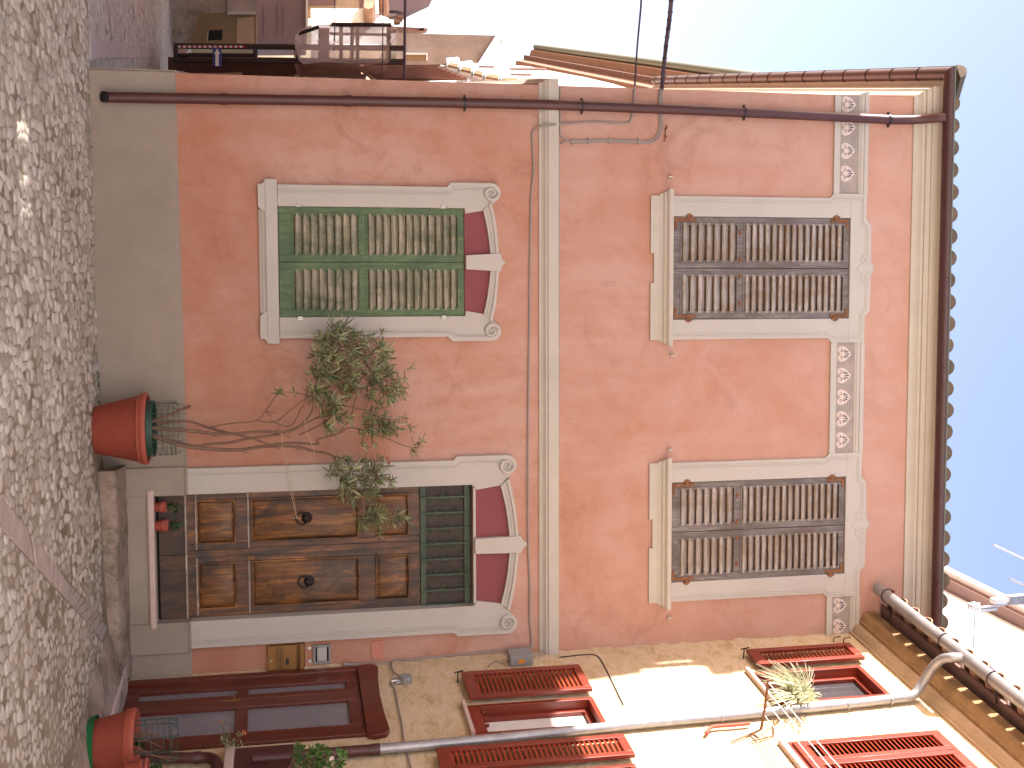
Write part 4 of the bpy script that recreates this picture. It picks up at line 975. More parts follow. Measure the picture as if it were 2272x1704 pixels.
stems = [
 ([g1(560, 470), g1(700, 480), g1(850, 490), g1(1000, 508), g1(1120, 515), g1(1350, 498), g1(1500, 500), g1(1600, 480), g1(1700, 380), g2(300, 700), g2(330, 560), g2(420, 420), g2(470, 300), g2(520, 180)], [.36, .40, .42, .42, .42, .44, .46, .5, .52, .55, .58, .58, .55, .5], [.021, .019, .017, .015, .014, .013, .012, .011, .010, .009, .007, .006, .004, .003]),
 ([g1(560, 510), g1(750, 570), g1(900, 602), g1(1000, 585), g1(1130, 575), g1(1300, 540), g1(1450, 520), g1(1600, 470), g1(1750, 400), g2(420, 760), g2(560, 640), g2(640, 500), g2(760, 400), g2(850, 330)], [.36, .36, .36, .37, .38, .4, .4, .4, .38, .36, .34, .36, .38, .4], [.020, .018, .016, .014, .013, .012, .011, .010, .009, .008, .007, .006, .004, .003]),
 ([g1(600, 530), g1(780, 590), g1(920, 612), g1(1050, 622), g1(1200, 625), g1(1400, 600), g1(1600, 605), g1(1750, 640), g2(430, 1045), g2(500, 1160), g2(560, 1260), g2(640, 1360), g2(660, 1470), g2(690, 1560)], [.38, .38, .36, .36, .36, .38, .4, .44, .48, .52, .55, .56, .56, .55], [.019, .017, .017, .017, .016, .015, .013, .012, .010, .008, .007, .006, .004, .003]),
 ([g1(620, 440), g1(720, 430), g1(850, 425), g1(960, 460), g1(1100, 500), g1(1300, 545), g1(1420, 590), g1(1560, 575), g1(1750, 585), g2(330, 935), g2(480, 890), g2(560, 850), g2(700, 885), g2(800, 920), g2(950, 980), g2(1040, 990)], [.34, .33, .33, .34, .38, .44, .44, .4, .36, .34, .32, .3, .3, .3, .3, .3], [.016, .014, .012, .012, .012, .011, .011, .010, .010, .009, .008, .007, .006, .005, .004, .003]),
 ([g1(980, 470), g1(1150, 440), g1(1320, 420), g1(1390, 350), g1(1450, 260), g1(1470, 225)], [.4, .44, .48, .5, .52, .52], [.008, .006, .005, .005, .004, .003]),
 ([g1(1320, 420), g1(1450, 430), g1(1560, 350), g1(1680, 250), g2(260, 610), g2(300, 480)], [.48, .5, .52, .55, .56, .56], [.006, .006, .005, .004, .004, .003]),
 ([g1(1420, 420), g1(1560, 460), g1(1640, 330), g2(230, 700), g2(260, 560)], [.42, .46, .5, .5, .5], [.006, .006, .005, .004, .003]),
 ([g2(200, 900), g2(330, 840), g2(440, 760), g2(520, 700), g2(620, 720), g2(720, 740), g2(880, 800), g2(960, 780)], [.42, .46, .5, .5, .5, .48, .46, .45], [.008, .007, .007, .006, .005, .004, .003, .003]),
 ([g2(430, 1045), g2(540, 1090), g2(600, 1260), g2(640, 1360), g2(720, 1400), g2(850, 1450), g2(930, 1500)], [.48, .5, .5, .52, .5, .5, .5], [.008, .007, .007, .006, .005, .004, .003]),
 ([g2(480, 890), g2(560, 780), g2(600, 640), g2(680, 560), g2(820, 520), g2(940, 500)], [.32, .36, .4, .44, .46, .48], [.007, .006, .005, .005, .004, .003]),
 ([g2(500, 1160), g2(600, 1180), g2(720, 1190), g2(850, 1215)], [.52, .55, .56, .58], [.006, .005, .004, .003]),
 ([g1(560, 440), g1(700, 385), g1(860, 318)], [.36, .4, .46], [.015, .014, .014])]
mb = MB(); nodes = []
for pts, cs, rs in stems:
    P = smooth([P_(s, c) for s, c in zip(pts, cs)], 4); R = [rs[min(i//4, len(rs)-1)]*(1-(i % 4)/4)+rs[min(i//4+1, len(rs)-1)]*((i % 4)/4) for i in range(len(P))]
    mb.tube(P, R, 7); nodes += [p for p in P if p[2] > 1.9]
# short side spurs on the bare stems
rr = random.Random(11)
for k in range(16):
    pts, cs, rs = stems[k % 6]; i = rr.randrange(3, min(9, len(pts)-1)); p = P_(pts[i], cs[i]); d = Vector((rr.uniform(-1, 1), rr.uniform(-1, .2), rr.uniform(-.1, 1))).normalized()
    mb.tube([p, p+d*.05, p+d*.08+Vector((0, 0, .03))], [.005, .004, .003], 5)
lf = MB(); fl = MB()
def inside(p, poly):
    r = False; j = len(poly)-1
    for i in range(len(poly)):
        if (poly[i][1] > p[1]) != (poly[j][1] > p[1]) and p[0] < (poly[j][0]-poly[i][0])*(p[1]-poly[i][1])/(poly[j][1]-poly[i][1])+poly[i][0]: r = not r
        j = i
    return r
def whorl(p, d, n, L=.10, spread=(.35, 1.15)):
    d = Vector(d).normalized(); u = d.orthogonal().normalized(); w = d.cross(u); a0 = rr.uniform(0, 6.3)
    for k in range(n):
        a = a0+2*pi*k/n*1.0+rr.uniform(-.3, .3); s = rr.uniform(*spread); q = p-d*rr.uniform(0, .05)
        dd_ = d*cos(s)+(u*cos(a)+w*sin(a))*sin(s)
        lf.leaf(q, dd_, L*rr.uniform(.75, 1.4), .0145*rr.uniform(.8, 1.25), rr.uniform(-.05, .35), up=d*1.0+Vector((0, 0, .3)))
def twig(target, n=9, L=.10):
    q = min(nodes, key=lambda a: (a-target).length+.15*max(0, a[2]-target[2]))
    m = (q+target)/2+Vector((rr.uniform(-.03, .03), rr.uniform(-.03, .03), -.02)); mb.tube(smooth([q, m, target], 3), [.0038]*3+[.003]*3+[.002], 5)
    d = (target-m); d.normalize(); d = (d+Vector((0, 0, .55))).normalized(); whorl(target, d, n, L)
    if (target-q).length > .12: whorl(m, d, 4, L*.9, (.6, 1.3))
def fill(poly, n, c0, c1, bias=None):
    xs = [p[0] for p in poly]; ys = [p[1] for p in poly]; k = 0
    while k < n:
        p = (rr.uniform(min(xs), max(xs)), rr.uniform(min(ys), max(ys)))
        if not inside(p, poly) or (bias and rr.random() > bias(p)): continue
        twig(P_(g2(*p), rr.uniform(c0, c1)), rr.randint(7, 12)); k += 1
fill([(440, 110), (560, 130), (700, 190), (800, 240), (830, 330), (760, 420), (700, 560), (560, 640), (430, 680), (290, 620), (280, 440), (340, 260)], 92, .28, .78)
fill([(700, 400), (880, 420), (930, 520), (920, 630), (830, 720), (720, 690), (640, 600)], 30, .32, .62)
fill([(250, 540), (420, 660), (560, 700), (560, 820), (400, 880), (340, 760)], 22, .3, .6)
fill([(640, 760), (760, 730), (850, 800), (940, 850), (820, 900), (650, 880)], 22, .3, .55)
fill([(430, 1060), (560, 1080), (700, 1070), (790, 1090), (800, 1180), (740, 1260), (740, 1340), (580, 1390), (500, 1330), (430, 1200)], 48, .34, .68)
fill([(560, 1380), (740, 1370), (800, 1430), (940, 1480), (880, 1520), (760, 1600), (640, 1590), (570, 1540)], 28, .4, .65)
for p in ((980, 432), (935, 520), (930, 780), (985, 850), (1060, 940), (1015, 1020), (1045, 960), (700, 850), (640, 890), (780, 170), (850, 330), (650, 975), (720, 960), (860, 1215), (850, 1240), (60, 600), (930, 640), (350, 200), (370, 240)):
    twig(P_(g2(*p), .42), 6, .075)
sp = P_(g1(1475, 222), .52); whorl(sp, (-.3, -.2, 1), 7, .115, (.5, 1.3))
for p in ((800, 600), (435, 365), (805, 1065), (820, 1100), (560, 560)): q = P_(g2(*p), .5); fl.lathe([(0, 0), (.012, .008), (.016, .02), (0, .016)], tuple(q), 7)
mb.build('stem', 'bark', OL, sharp=60); lf.build('foliage', 'oleander_leaf', OL, recalc=False, sharp=30); fl.build('flower', 'flower_red', OL)
# twine tying the shrub to the door knocker
kx = FA.at(660, 1148, -.04)
mb = MB(); a = P_(g1(1495, 505), .48); b_ = Vector((kx[0], .02, kx[1]-.01))
mb.tube([a, a.lerp(b_, .15)+Vector((0, 0, -.01)), a.lerp(b_, .55)+Vector((0, 0, -.012)), b_], .0028, 5)
mb.tube([a+Vector((.01, .03, .01)), a.lerp(b_, .3)+Vector((0, 0, .012)), b_+Vector((0, 0, .008))], .002, 5)
for k in range(4): mb.tube([b_, b_+Vector((rr.uniform(-.02, .02), -.03, rr.uniform(-.05, .05)))], .003, 4)
solo(mb, 'twine', 'twine', 'length of pale twine tying the oleander to the left door knocker', 'string', FA, tuple(a))
a = P_(g1(1660, 400), .56); b_ = P_(g1(1735, 645), .46)
mb = MB(); mb.tube(smooth([a, a.lerp(b_, .5)+Vector((0, -.02, -.015)), b_], 5), .003, 5)
solo(mb, 'twine', 'twine', 'short loop of twine binding two upper oleander branches', 'string', FA, tuple(a))

# two small pots on the threshold
def leafy(root, base, n, h, spread, L, mat='dark_leaf', seed=1, wide=.6, stemm='bark'):
    r = random.Random(seed); st = MB(); lv = MB()
    for k in range(n):
        a = r.uniform(0, 6.3); s = r.uniform(0, spread); hh = h*r.uniform(.5, 1)
        t = Vector(base)+Vector((s*cos(a), s*sin(a), hh)); st.tube([Vector(base), Vector(base).lerp(t, .5)+Vector((0, 0, h*.08)), t], [.003, .0025, .0015], 4)
        for j in range(7):
            q = Vector(base).lerp(t, r.uniform(.35, 1)); d = Vector((r.uniform(-1, 1), r.uniform(-1, 1), r.uniform(-.2, .9)))
            lv.leaf(q, d, L*r.uniform(.7, 1.2), L*wide, r.uniform(0, .4))
    st.build('stem', stemm, root); lv.build('foliage', mat, root, recalc=False)
pa = g1(640, 1030); pb_ = g1(660, 1160); tz = .474
for k, (p, r, h, lb) in enumerate(((g1(598, 1028), .052, .105, 'smaller of the two little terracotta pots, on the threshold next to the door jamb'), (g1(608, 1160), .060, .118, 'slightly larger of the two little terracotta pots on the threshold, with a thin green stick'))):
    x = FA.at(p[0], p[1], .0)[0]; T = thing('potted_herb', lb, 'potted plant', FA, (x, -.0, tz-.006), group='little pots on the threshold')
    pot(T, x, -.0, tz-.006, r*.78, r, h, rim=.008, rh=.022)
    leafy(T, (x, 0, tz+h-.03), 12, .14, .06, .028, seed=k+4)
    if k: mb = MB(); mb.tube([(x+.0, -.02, tz+.08), (x-.01, -.03, tz+.23)], .0035, 5); mb.build('plant_stick', 'green_plastic', T)

# big pot bottom right with cage
SG = lambda px, py, z: (CAM+ray(px, py)*((z-1.6)/ray(px, py)[2]))
q = SG(184, 1678, .11); qx, qy = q[0], q[1]-.0
PT2 = thing('potted_shrub', 'terracotta pot with green saucer and wire cage by the glazed door', 'potted plant', FA, (qx, qy+.2, .1))
cy = qy+.2; hpot = .36
mb = MB(); mb.lathe([(0, 0), (.20, 0), (.235, .075), (.228, .075), (.19, .012), (0, .012)], (qx, cy, .105), 36); mb.build('saucer', 'green_plastic', PT2)
pot(PT2, qx, cy, .118, .185, .262, hpot, rim=.02, rh=.05)
mb = MB(); zt = .118+hpot-.04; r_ = .165
for k in range(9):
    a = 2*pi*k/9; mb.tube([(qx+r_*cos(a), cy+r_*sin(a), zt-.05), (qx+r_*cos(a), cy+r_*sin(a), zt+.30), (qx+r_*.8*cos(a+.1), cy+r_*.8*sin(a+.1), zt+.34)], .0032, 5)
for z in (.08, .17, .26, .32): mb.tube([(qx+r_*cos(a), cy+r_*sin(a), zt+z+.01*sin(a)) for a in [2*pi*k/24 for k in range(24)]], .003, 4, closed=True)
mb.build('wire_cage', 'wire_green', PT2)
mb = MB(); rr2 = random.Random(2)
for k in range(7):
    a = rr2.uniform(0, 6.3); mb.tube([(qx+.05*cos(a), cy+.05*sin(a), zt-.02), (qx+.1*cos(a), cy+.1*sin(a), zt+.12), (qx+.17*cos(a+.5), cy+.15*sin(a+.5), zt+rr2.uniform(.2, .36))], [.006, .005, .003], 5)
mb.build('dry_stem', 'bark', PT2); leafy(PT2, (qx, cy, zt), 10, .10, .12, .03, 'dark_leaf', 9)
# a smaller pot on a block beyond
x, z = FW.at(332, 1700, .35); w0 = toW(type('o', (), {'v': [(x, -.35, z)]})(), FW).v[0]
T = thing('potted_herb', 'small terracotta pot with low greenery hung from the wall at the bottom right edge', 'potted plant', FW, (x+.08, -.35, z-.16))
mb = MB(); mb.tube([(x+.08+.098*cos(a), -.35+.098*sin(a), z-.03) for a in [2*pi*k/20 for k in range(20)]], .004, 5, closed=True); mb.tube([(x+.08, -.252, z-.03), (x+.08, 0, z-.03), (x+.08, 0, z-.12)], .005, 5); mb.build('wall_ring', 'dark_iron', T)
pot(T, x+.08, -.35, z-.16, .075, .10, .16, rim=.012, rh=.03); leafy(T, (x+.08, -.35, z-.02), 14, .12, .09, .035, 'dark_leaf', 21)
# flowering plant on the ledge
lx, lz = FW.at(505, 1660, .07)
T = thing('wild_flower', 'spindly weed with tiny orange flower growing from the stone ledge', 'plant', FW, (lx+.02, -.07, lz))
lsrc = src(150, 1530, 3.403); st = MB(); lv = MB(); fo = MB(); r3 = random.Random(8)
tips = [(1190, 235), (1155, 240), (1215, 330), (1290, 320), (1325, 318), (1330, 400), (1150, 345), (1260, 370), (1210, 400)]
bs = Vector(FW.p3(*lsrc(1190, 440), .07))
for t in tips:
    tp = Vector(FW.p3(*lsrc(*t), .22)); m = bs.lerp(tp, .5)+Vector((0, 0, .03)); st.tube(smooth([bs, m, tp], 3), .0022, 4)
    for j in range(12): lv.leaf(bs.lerp(tp, r3.uniform(.25, 1)), (r3.uniform(-1, 1), r3.uniform(-1, 1), r3.uniform(-.3, 1)), .032, .012, .2)
for t in ((1155, 238), (1325, 316), (1340, 330)): fo.lathe([(0, -.008), (.010, -.004), (.013, .004), (0, .012)], tuple(FW.p3(*lsrc(*t), .22)), 8)
st.build('stem', 'bark', T); lv.build('foliage', 'oleander_leaf', T, recalc=False); fo.build('flower', 'flower_orange', T)
# leafy shrub with a white flower in front of the meter cabinet
T = thing('potted_shrub', 'bright green leafy shrub with one white flower before the brown meter cabinet', 'potted plant', FW, FW.p3(640, 1760, .3))
lv = MB(); st = MB(); bs = Vector(FW.p3(600, 1760, .28))
outline = [(1690, 592), (1700, 480), (1745, 400), (1800, 440), (1870, 430), (1950, 430), (2010, 430), (2050, 470), (2080, 500), (2060, 560), (2060, 700), (1700, 720)]
k = 0
while k < 70:
    p = (r3.uniform(1680, 2090), r3.uniform(390, 740))
    if not inside(p, outline): continue
    k += 1; tp = Vector(FW.p3(*lsrc(*p), r3.uniform(.22, .42)))
    st.tube([bs, bs.lerp(tp, .6)+Vector((0, 0, .02)), tp], [.004, .003, .002], 4); d = (tp-bs).normalized()
    u = d.orthogonal().normalized(); w = d.cross(u)
    for j in range(8):
        a = j*2.4; lv.leaf(tp, d*.5+u*cos(a)+w*sin(a)+Vector((0, 0, .2)), .052*r3.uniform(.7, 1.15), .024, .25)
fo = MB(); fp = Vector(FW.p3(*lsrc(1995, 530), .46))
for j in range(14): fo.leaf(fp, (r3.uniform(-1, 1), -1, r3.uniform(-1, 1)), .026, .02, .1)
st.build('stem', 'bark', T); lv.build('foliage', 'shrub_leaf', T, recalc=False); fo.build('flower', 'flower_white', T)
pot(T, bs[0], bs[1], bs[2]-.24, .09, .13, .24, rim=.014)
# spider plant on the upper window sill
T = thing('spider_plant', 'striped spider plant spilling out of the upper right window in full sun', 'potted plant', FW, FW.p3(*kk(700, 700), .05))
lv = MB(); pc = Vector(FW.p3(*kk(760, 760), .12)); sx, sz = pc[0], pc[2]
pot(T, sx, -.05, WU[2]+.0, .06, .085, .13, rim=.01)
tgt = [(430, 500), (450, 600), (430, 620), (560, 450), (620, 480), (760, 460), (860, 500), (970, 530), (960, 640), (1050, 770), (1040, 830), (990, 880), (900, 880), (700, 870), (560, 860), (520, 760), (650, 650), (800, 620), (860, 640), (700, 560), (800, 800), (880, 740), (960, 720), (600, 800), (540, 560), (640, 560)]
for t in tgt:
    for j in range(9):
        tp = Vector(FW.p3(*kk(t[0]+r3.uniform(-70, 60), t[1]+r3.uniform(-60, 55)), r3.uniform(.10, .36))); b0 = Vector((sx, -.05, WU[2]+.13))+Vector((r3.uniform(-.05, .05), r3.uniform(-.05, .05), 0))
        m = b0.lerp(tp, .55)+Vector((0, -.02, .07)); pth = smooth([b0, m, tp], 4); wd = .017
        sd = (tp-b0).cross(Vector((0, 0, 1))); sd = sd.normalized() if sd.length > 1e-4 else Vector((1, 0, 0))
        vs = []; 
        for i, p in enumerate(pth):
            ww_ = wd*(1-(i/(len(pth)-1))**2)+.0008; vs += [p+sd*ww_*.5+Vector((0, 0, .003)), p, p-sd*ww_*.5+Vector((0, 0, .003))]
        n = len(pth); lv.add(vs, [(3*i+a, 3*i+a+1, 3*i+a+4, 3*i+a+3) for i in range(n-1) for a in (0, 1)])
lv.build('foliage', 'stripe_leaf', T, recalc=False)

# ================================================================== GROUND
def kindof(o, k='structure'): o['kind'] = k; return o
def relief(name, mat, X0, X1, Y0, Y1, rx, ry, sx, sy, amp, hfun, mask=None, seed=1, drop=.12):
    nx = int((X1-X0)/rx)+1; ny = int((Y1-Y0)/ry)+1
    xs = np.linspace(X0, X1, nx); ys = np.linspace(Y0, Y1, ny); gx_, gy_ = np.meshgrid(xs, ys)
    rs = np.random.RandomState(seed); cx = int((X1-X0)/sx)+6; cyn = int((Y1-Y0)/sy)+6
    jx = rs.uniform(.12, .88, (cyn, cx)); jy = rs.uniform(.12, .88, (cyn, cx)); rnd = rs.uniform(0, 1, (cyn, cx)); low = rs.uniform(0, 1, (cyn, cx)) < drop; sz = rs.uniform(.0, .35, (cyn, cx))
    u = (gx_-X0)/sx+2; v = (gy_-Y0)/sy+2
    wob = .22*np.sin(gx_*9+gy_*5)+.16*np.sin(gy_*13-gx_*6.3); u = u+wob; v = v+.5*wob
    iu = np.floor(u).astype(int); iv = np.floor(v).astype(int)
    d1 = np.full(u.shape, 9.); d2 = np.full(u.shape, 9.); r1 = np.zeros(u.shape); l1 = np.zeros(u.shape)
    for a in (-1, 0, 1):
        for b2 in (-1, 0, 1):
            ci = np.clip(iv+a, 0, cyn-1); cj = np.clip(iu+b2, 0, cx-1)
            off = .5*(ci % 2)*0
            d = np.sqrt((u-(cj+jx[ci, cj]))**2+(v-(ci+jy[ci, cj]))**2)+sz[ci, cj]*.5
            n_ = d < d1
            d2 = np.where(n_, d1, np.minimum(d2, d)); r1 = np.where(n_, rnd[ci, cj], r1); l1 = np.where(n_, low[ci, cj], l1); d1 = np.where(n_, d, d1)
    gap = np.clip((d2-d1)*1.0, 0, 1)
    dome = np.clip(gap/.5, 0, 1); h = amp*(1-(1-dome)**2.2)*(.75+.5*r1)
    dm = np.clip(gap*1.15, 0, 1)
    h = np.where(l1 > .5, h*.15, h); dm = np.where(l1 > .5, dm*.15, dm)
    und = .008*np.sin(gx_*2.1+1)*np.sin(gy_*1.7)+.004*np.sin(gx_*5.3+gy_*4)
    base = np.vectorize(hfun)(gx_, gy_)
    if mask is not None:
        mk_ = mask(gx_, gy_); h = h*mk_; dm = dm*mk_
    z = base+h+und-amp*.6
    co = np.stack([gx_, gy_, z], -1).reshape(-1, 3).astype(np.float32)
    idx = np.arange(nx*ny).reshape(ny, nx); q = np.stack([idx[:-1, :-1], idx[:-1, 1:], idx[1:, 1:], idx[1:, :-1]], -1).reshape(-1, 4)
    me = bpy.data.meshes.new(name); me.vertices.add(len(co)); me.vertices.foreach_set('co', co.ravel())
    me.loops.add(q.size); me.loops.foreach_set('vertex_index', q.ravel().astype(np.int32))
    me.polygons.add(len(q)); me.polygons.foreach_set('loop_start', np.arange(0, q.size, 4, dtype=np.int32)); me.polygons.foreach_set('loop_total', np.full(len(q), 4, dtype=np.int32))
    me.update(calc_edges=True); me.materials.append(MATS[mat])
    for nm, arr in (('rnd', r1), ('dome', dm)):
        at = me.attributes.new(nm, 'FLOAT', 'POINT'); at.data.foreach_set('value', arr.ravel().astype(np.float32))
    me.shade_smooth(); me.validate()
    ob = bpy.data.objects.new(name, me); COL.objects.link(ob); return kindof(ob)
# slab strip running diagonally to the step
sl = [SG(150+X/3.16 if False else X/3.16, 1179+Y/3.16, .07)[:2] for X, Y in ((355, 150), (480, 360), (630, 530), (735, 680), (700, 780), (560, 590), (460, 460), (350, 330))]
LA = [np.array(sl[i]) for i in (0, 1, 2, 3)]; LB = [np.array(sl[i]) for i in (7, 6, 5, 4)]
ext = lambda a, b2: a+(a-b2)*3.0
LA = [ext(LA[0], LA[2])]+LA; LB = [ext(LB[0], LB[2])]+LB
def in_strip(x, y):
    a0, a1 = LA[0], LA[-1]; b0, b1 = LB[0], LB[-1]
    ca = (a1[0]-a0[0])*(y-a0[1])-(a1[1]-a0[1])*(x-a0[0]); cb = (b1[0]-b0[0])*(y-b0[1])-(b1[1]-b0[1])*(x-b0[0])
    return (ca*cb < 0)
def mask(x, y):
    m_ = np.ones(x.shape)
    edge = np.clip((-.42-y+.08*np.sin(x*4))/.28, .12, 1)      # worn cement along the step
    m_ = np.where(x > 1.2, m_*edge, m_)
    worn = np.clip(1-(x-1.4)*.33, .45, 1); m_ = m_*worn
    m_ = np.where(in_strip(x, y), .02, m_)
    pt = .5+.5*np.sin(x*1.9+1.3*np.sin(y*2.3))*np.sin(y*2.7+x); m_ = m_*(.55+.45*np.clip(pt*2.2, 0, 1))
    return m_
relief('cobbled_square', 'cobbles', -3.6, 5.2, -5.2, .03, .0125, .0135, .077, .104, .017, gh, mask, 4)
# slabs of the strip
mb = MB(); n = 14
def lerpl(L, t):
    k = t*(len(L)-1); i = min(int(k), len(L)-2); return L[i]*(1-(k-i))+L[i+1]*(k-i)
t = 0; rs_ = random.Random(6)
while t < .985:
    t2 = min(.99, t+rs_.uniform(.035, .07)); g = .003
    c4 = [lerpl(LA, t+g), lerpl(LA, t2-g), lerpl(LB, t2-g), lerpl(LB, t+g)]; zz_ = [gh(p[0], p[1])+.004+rs_.uniform(0, .004) for p in c4]
    mb.hexa([(p[0], p[1], z-.006) for p, z in zip(c4, zz_)], [(p[0], p[1], z-.06) for p, z in zip(c4, zz_)]); t = t2
kindof(mb.build('slab_strip', 'strip_stone', None, bevel=.01))
# ramp of cement along the stone house
mb = MB(); vs = []; m_ = 20
for i in range(m_+1):
    a = .33+2.6*i/m_
    for c_, z in ((.66, None), (.5, .118), (.3, .16), (.15, .2), (0, .21)):
        j = random.uniform(-.012, .012); f = max(0, 1-.45*i/m_); w = FW.O+FW.X*a-FW.Y*(c_+(j if z is None else 0)); base = gh(w[0], w[1])
        vs.append((w[0], w[1], base-.03 if z is None else base+(z-.09)*f+j*.3))
mb.add(vs, [(i*5+j, (i+1)*5+j, (i+1)*5+j+1, i*5+j+1) for i in range(m_) for j in range(4)])
kindof(mb.build('cement_apron', 'step_concrete', None, sharp=70))
# side lane sloping gently down behind, to the left
ls = lambda Y: -.030*max(0, Y)
relief('side_lane', 'lane_cobbles', -9, -1.7, .03, 15, .022, .045, .075, .13, .016, lambda x, y: ls(y), None, 8, .05)
def LG(px, py):   # point on the lane
    d = ray(px, py); t = 8.
    for _ in range(30): P = CAM+d*t/np.linalg.norm(d); t = (1.6-ls(P[1]))/(-d[2]/np.linalg.norm(d))
    return P
mb = MB(); L1 = [LG(*q) for q in ((196, 82), (245, 92), (300, 101), (352, 108))]; L2 = [LG(*q) for q in ((196, 134), (215, 130), (300, 128), (375, 127))]
L1 = [L1[0]*1.0]+L1[1:]; 
for k in range(24):
    t0, t1 = k/24+.002, (k+1)/24-.002
    c4 = [lerpl(L1, t0), lerpl(L1, t1), lerpl(L2, t1), lerpl(L2, t0)]
    mb.hexa([(p[0], p[1], ls(p[1])+.02) for p in c4], [(p[0], p[1], ls(p[1])-.05) for p in c4])
kindof(mb.build('lane_slabs', 'lane_slab', None, bevel=.005))
mb = MB(); e0 = SG(193, -200, .0); e1 = SG(193, 160, .0)
for k in range(9):
    a = -5.2+k*.37; mb.box(a, a+.36, -.03, .07, -.06, .010+.004*sin(k*2.2))
kindof(mb.build('edge_kerb', 'kerb_stone', None, bevel=.008))
mb = MB(); mb.add([(-150, -150, -.75), (150, -150, -.75), (150, 150, -.75), (-150, 150, -.75)], [(0, 1, 2, 3)]); kindof(mb.build('ground', 'earth', None))
mb = MB(); mb.add([(-14, -16, -.015), (14, -16, -.015), (14, -5.19, -.015), (-14, -5.19, -.015)], [(0, 1, 2, 3)]); mb.add([(-14, -5.2, -.02), (-3.58, -5.2, -.02), (-3.58, .0, -.02), (-14, .0, -.02)], [(0, 1, 2, 3)]); mb.add([(5.18, -5.2, .09), (14, -5.2, .09), (14, .0, .09), (5.18, 0, .09)], [(0, 1, 2, 3)]); mb.add([(-14, .0, -.02), (-8.9, 0, -.02), (-8.9, 16, -.5), (-14, 16, -.5)], [(0, 1, 2, 3)])
kindof(mb.build('street', 'slab_stone', None, recalc=False))
# weeds at the foot of the plinth
mb = MB(); r4 = random.Random(3)
for k in range(90):
    x = r4.choice([r4.uniform(-1.9, -.4), r4.uniform(.5, 1.0)]); p = Vector((x, -.03-r4.uniform(0, .04), gh(x, 0)-.01))
    mb.leaf(p, (r4.uniform(-.6, .6), -.5, 1), .03*r4.uniform(.5, 1.3), .008, .3)
w = mb.build('grass_tufts', 'dark_leaf', None, recalc=False); w['kind'] = 'stuff'
SUN_E, SKY_E, EXPO = 5, .15, 1.56
TR, TG, TB = 1.27, 1.06, .97
# ================================================================== FAR THINGS, LEFT OF THE HOUSE
b1 = src(370, 0, 7.373); b2 = src(640, 0, 7.373); b3 = src(900, 0, 7.373); b4 = src(1150, 80, 6.32)
def bpoly(mb, fr, pts, c=0, th=.4):
    P = [fr.at(p[0], p[1], c) for p in pts]; mb.prism(P, -c, -c+th); return mb
def low(fr, pts, c=0): P = [fr.at(p[0], p[1], c) for p in pts]; return (P[0][0], 0, min(p[1] for p in P))
def bg(name, label, cat, fr, pts, mat, th=.4, group=None):
    o = thing(name, label, cat, fr, low(fr, pts), group); mb = MB(); bpoly(mb, fr, pts, 0, th); mb.build('wall', mat, o); return o
def bpart(o, fr, name, pts, mat, c=.05, th=.1):
    mb = MB(); bpoly(mb, fr, pts, c, th); return mb.build(name, mat, o)
f14 = deep(14.6); w = MB(); bpoly(w, f14, [(320, -90), (505, -90), (505, 40), (440, 60), (420, 110), (320, 190)], 0, .6)
solo(w, 'stone_wall', 'far_rubble', 'far rough rubble wall rising where the side lane ends', 'wall', f14, low(f14, [(366, -90), (505, 40)]))
f13 = deep(13.4)
o = bg('ochre_house', 'small shaded ochre house at the far end of the lane with one dark square window', 'house', f13, [b1(370, 740), b1(400, 620), b1(480, 400), b1(570, 218), b1(1460, 185), b1(1460, 740)], 'ochre_wall', 1.2)
bpart(o, f13, 'wall_patch', [b1(1140, 720), b1(1150, 300), b1(1420, 270), b1(1440, 720)], 'eave_beige', .02, .05)
wn = bpart(o, f13, 'window', [b1(670, 655), b1(685, 495), b1(915, 490), b1(900, 650)], 'dark_void', .03, .06)
bpart(o, f13, 'window_sill', [b1(645, 655), b1(665, 500), b1(685, 500), b1(668, 655)], 'eave_beige', .10, .12)
mb = MB()
for k in range(14):
    y = -60+k*18.5; mb.tube([f13.p3(*b1(975, y), .3), f13.p3(*b1(1440, y+2), .05)], .07, 6)
mb.build('roof', 'grey_wall', o)
f16 = deep(16.5)
o = bg('rendered_building', 'plain lilac-grey building with faded lettering behind the ochre house', 'building', f16, [b1(1300, -700), b1(2290, -700), b1(2290, 760), b1(1300, 760)], 'lilac_wall', 1.0)
rr = random.Random(12); mb = MB()
for X, n, lo, hi in ((1580, 14, 120, 620), (1810, 12, 60, 560), (1900, 11, 100, 600)):
    for k in range(n):
        y = lo+(hi-lo)*k/n; w_ = (hi-lo)/n*rr.uniform(.35, .6); bpoly(mb, f16, [b1(X-16, y), b1(X-16, y+w_*.35), b1(X+16, y+w_*.35), b1(X+16, y)], .012, .012)
        if rr.random() < .7: bpoly(mb, f16, [b1(X-16, y+w_*.35), b1(X-16, y+w_), b1(X-8, y+w_), b1(X-8, y+w_*.35)], .012, .012)
mb.build('faded_lettering', 'faded_ink', o)
bpart(o, f16, 'roof_trim', [b2(285, -700), b2(320, -700), b2(320, 440), b2(285, 440)], 'white_wall', .12, .3)
f22 = deep(22)
o = bg('beige_house', 'shaded beige house with a large grey shutter behind the lilac-grey building', 'house', f22, [b2(330, -900), b2(1160, -900), b2(1160, 160), b2(330, 160)], 'eave_beige', 1)
bpart(o, f22, 'shutter', [b2(332, -900), b2(780, -900), b2(780, 80), b2(332, 80)], 'roof_edge', .08, .1)
bpart(o, f22, 'corner_strip', [b2(1162, -900), b2(1230, -900), b2(1230, 130), b2(1162, 130)], 'roof_edge', .02, .5)
f19 = Frame((-5.2, 18.5, 0), radians(-42))
o = bg('white_house', 'sunlit white house above the netted scaffold platform', 'house', f19, [b2(370, 140), b2(1250, 140), b2(1640, 300), b2(1640, 800), b2(370, 800)], 'white_wall', 1)
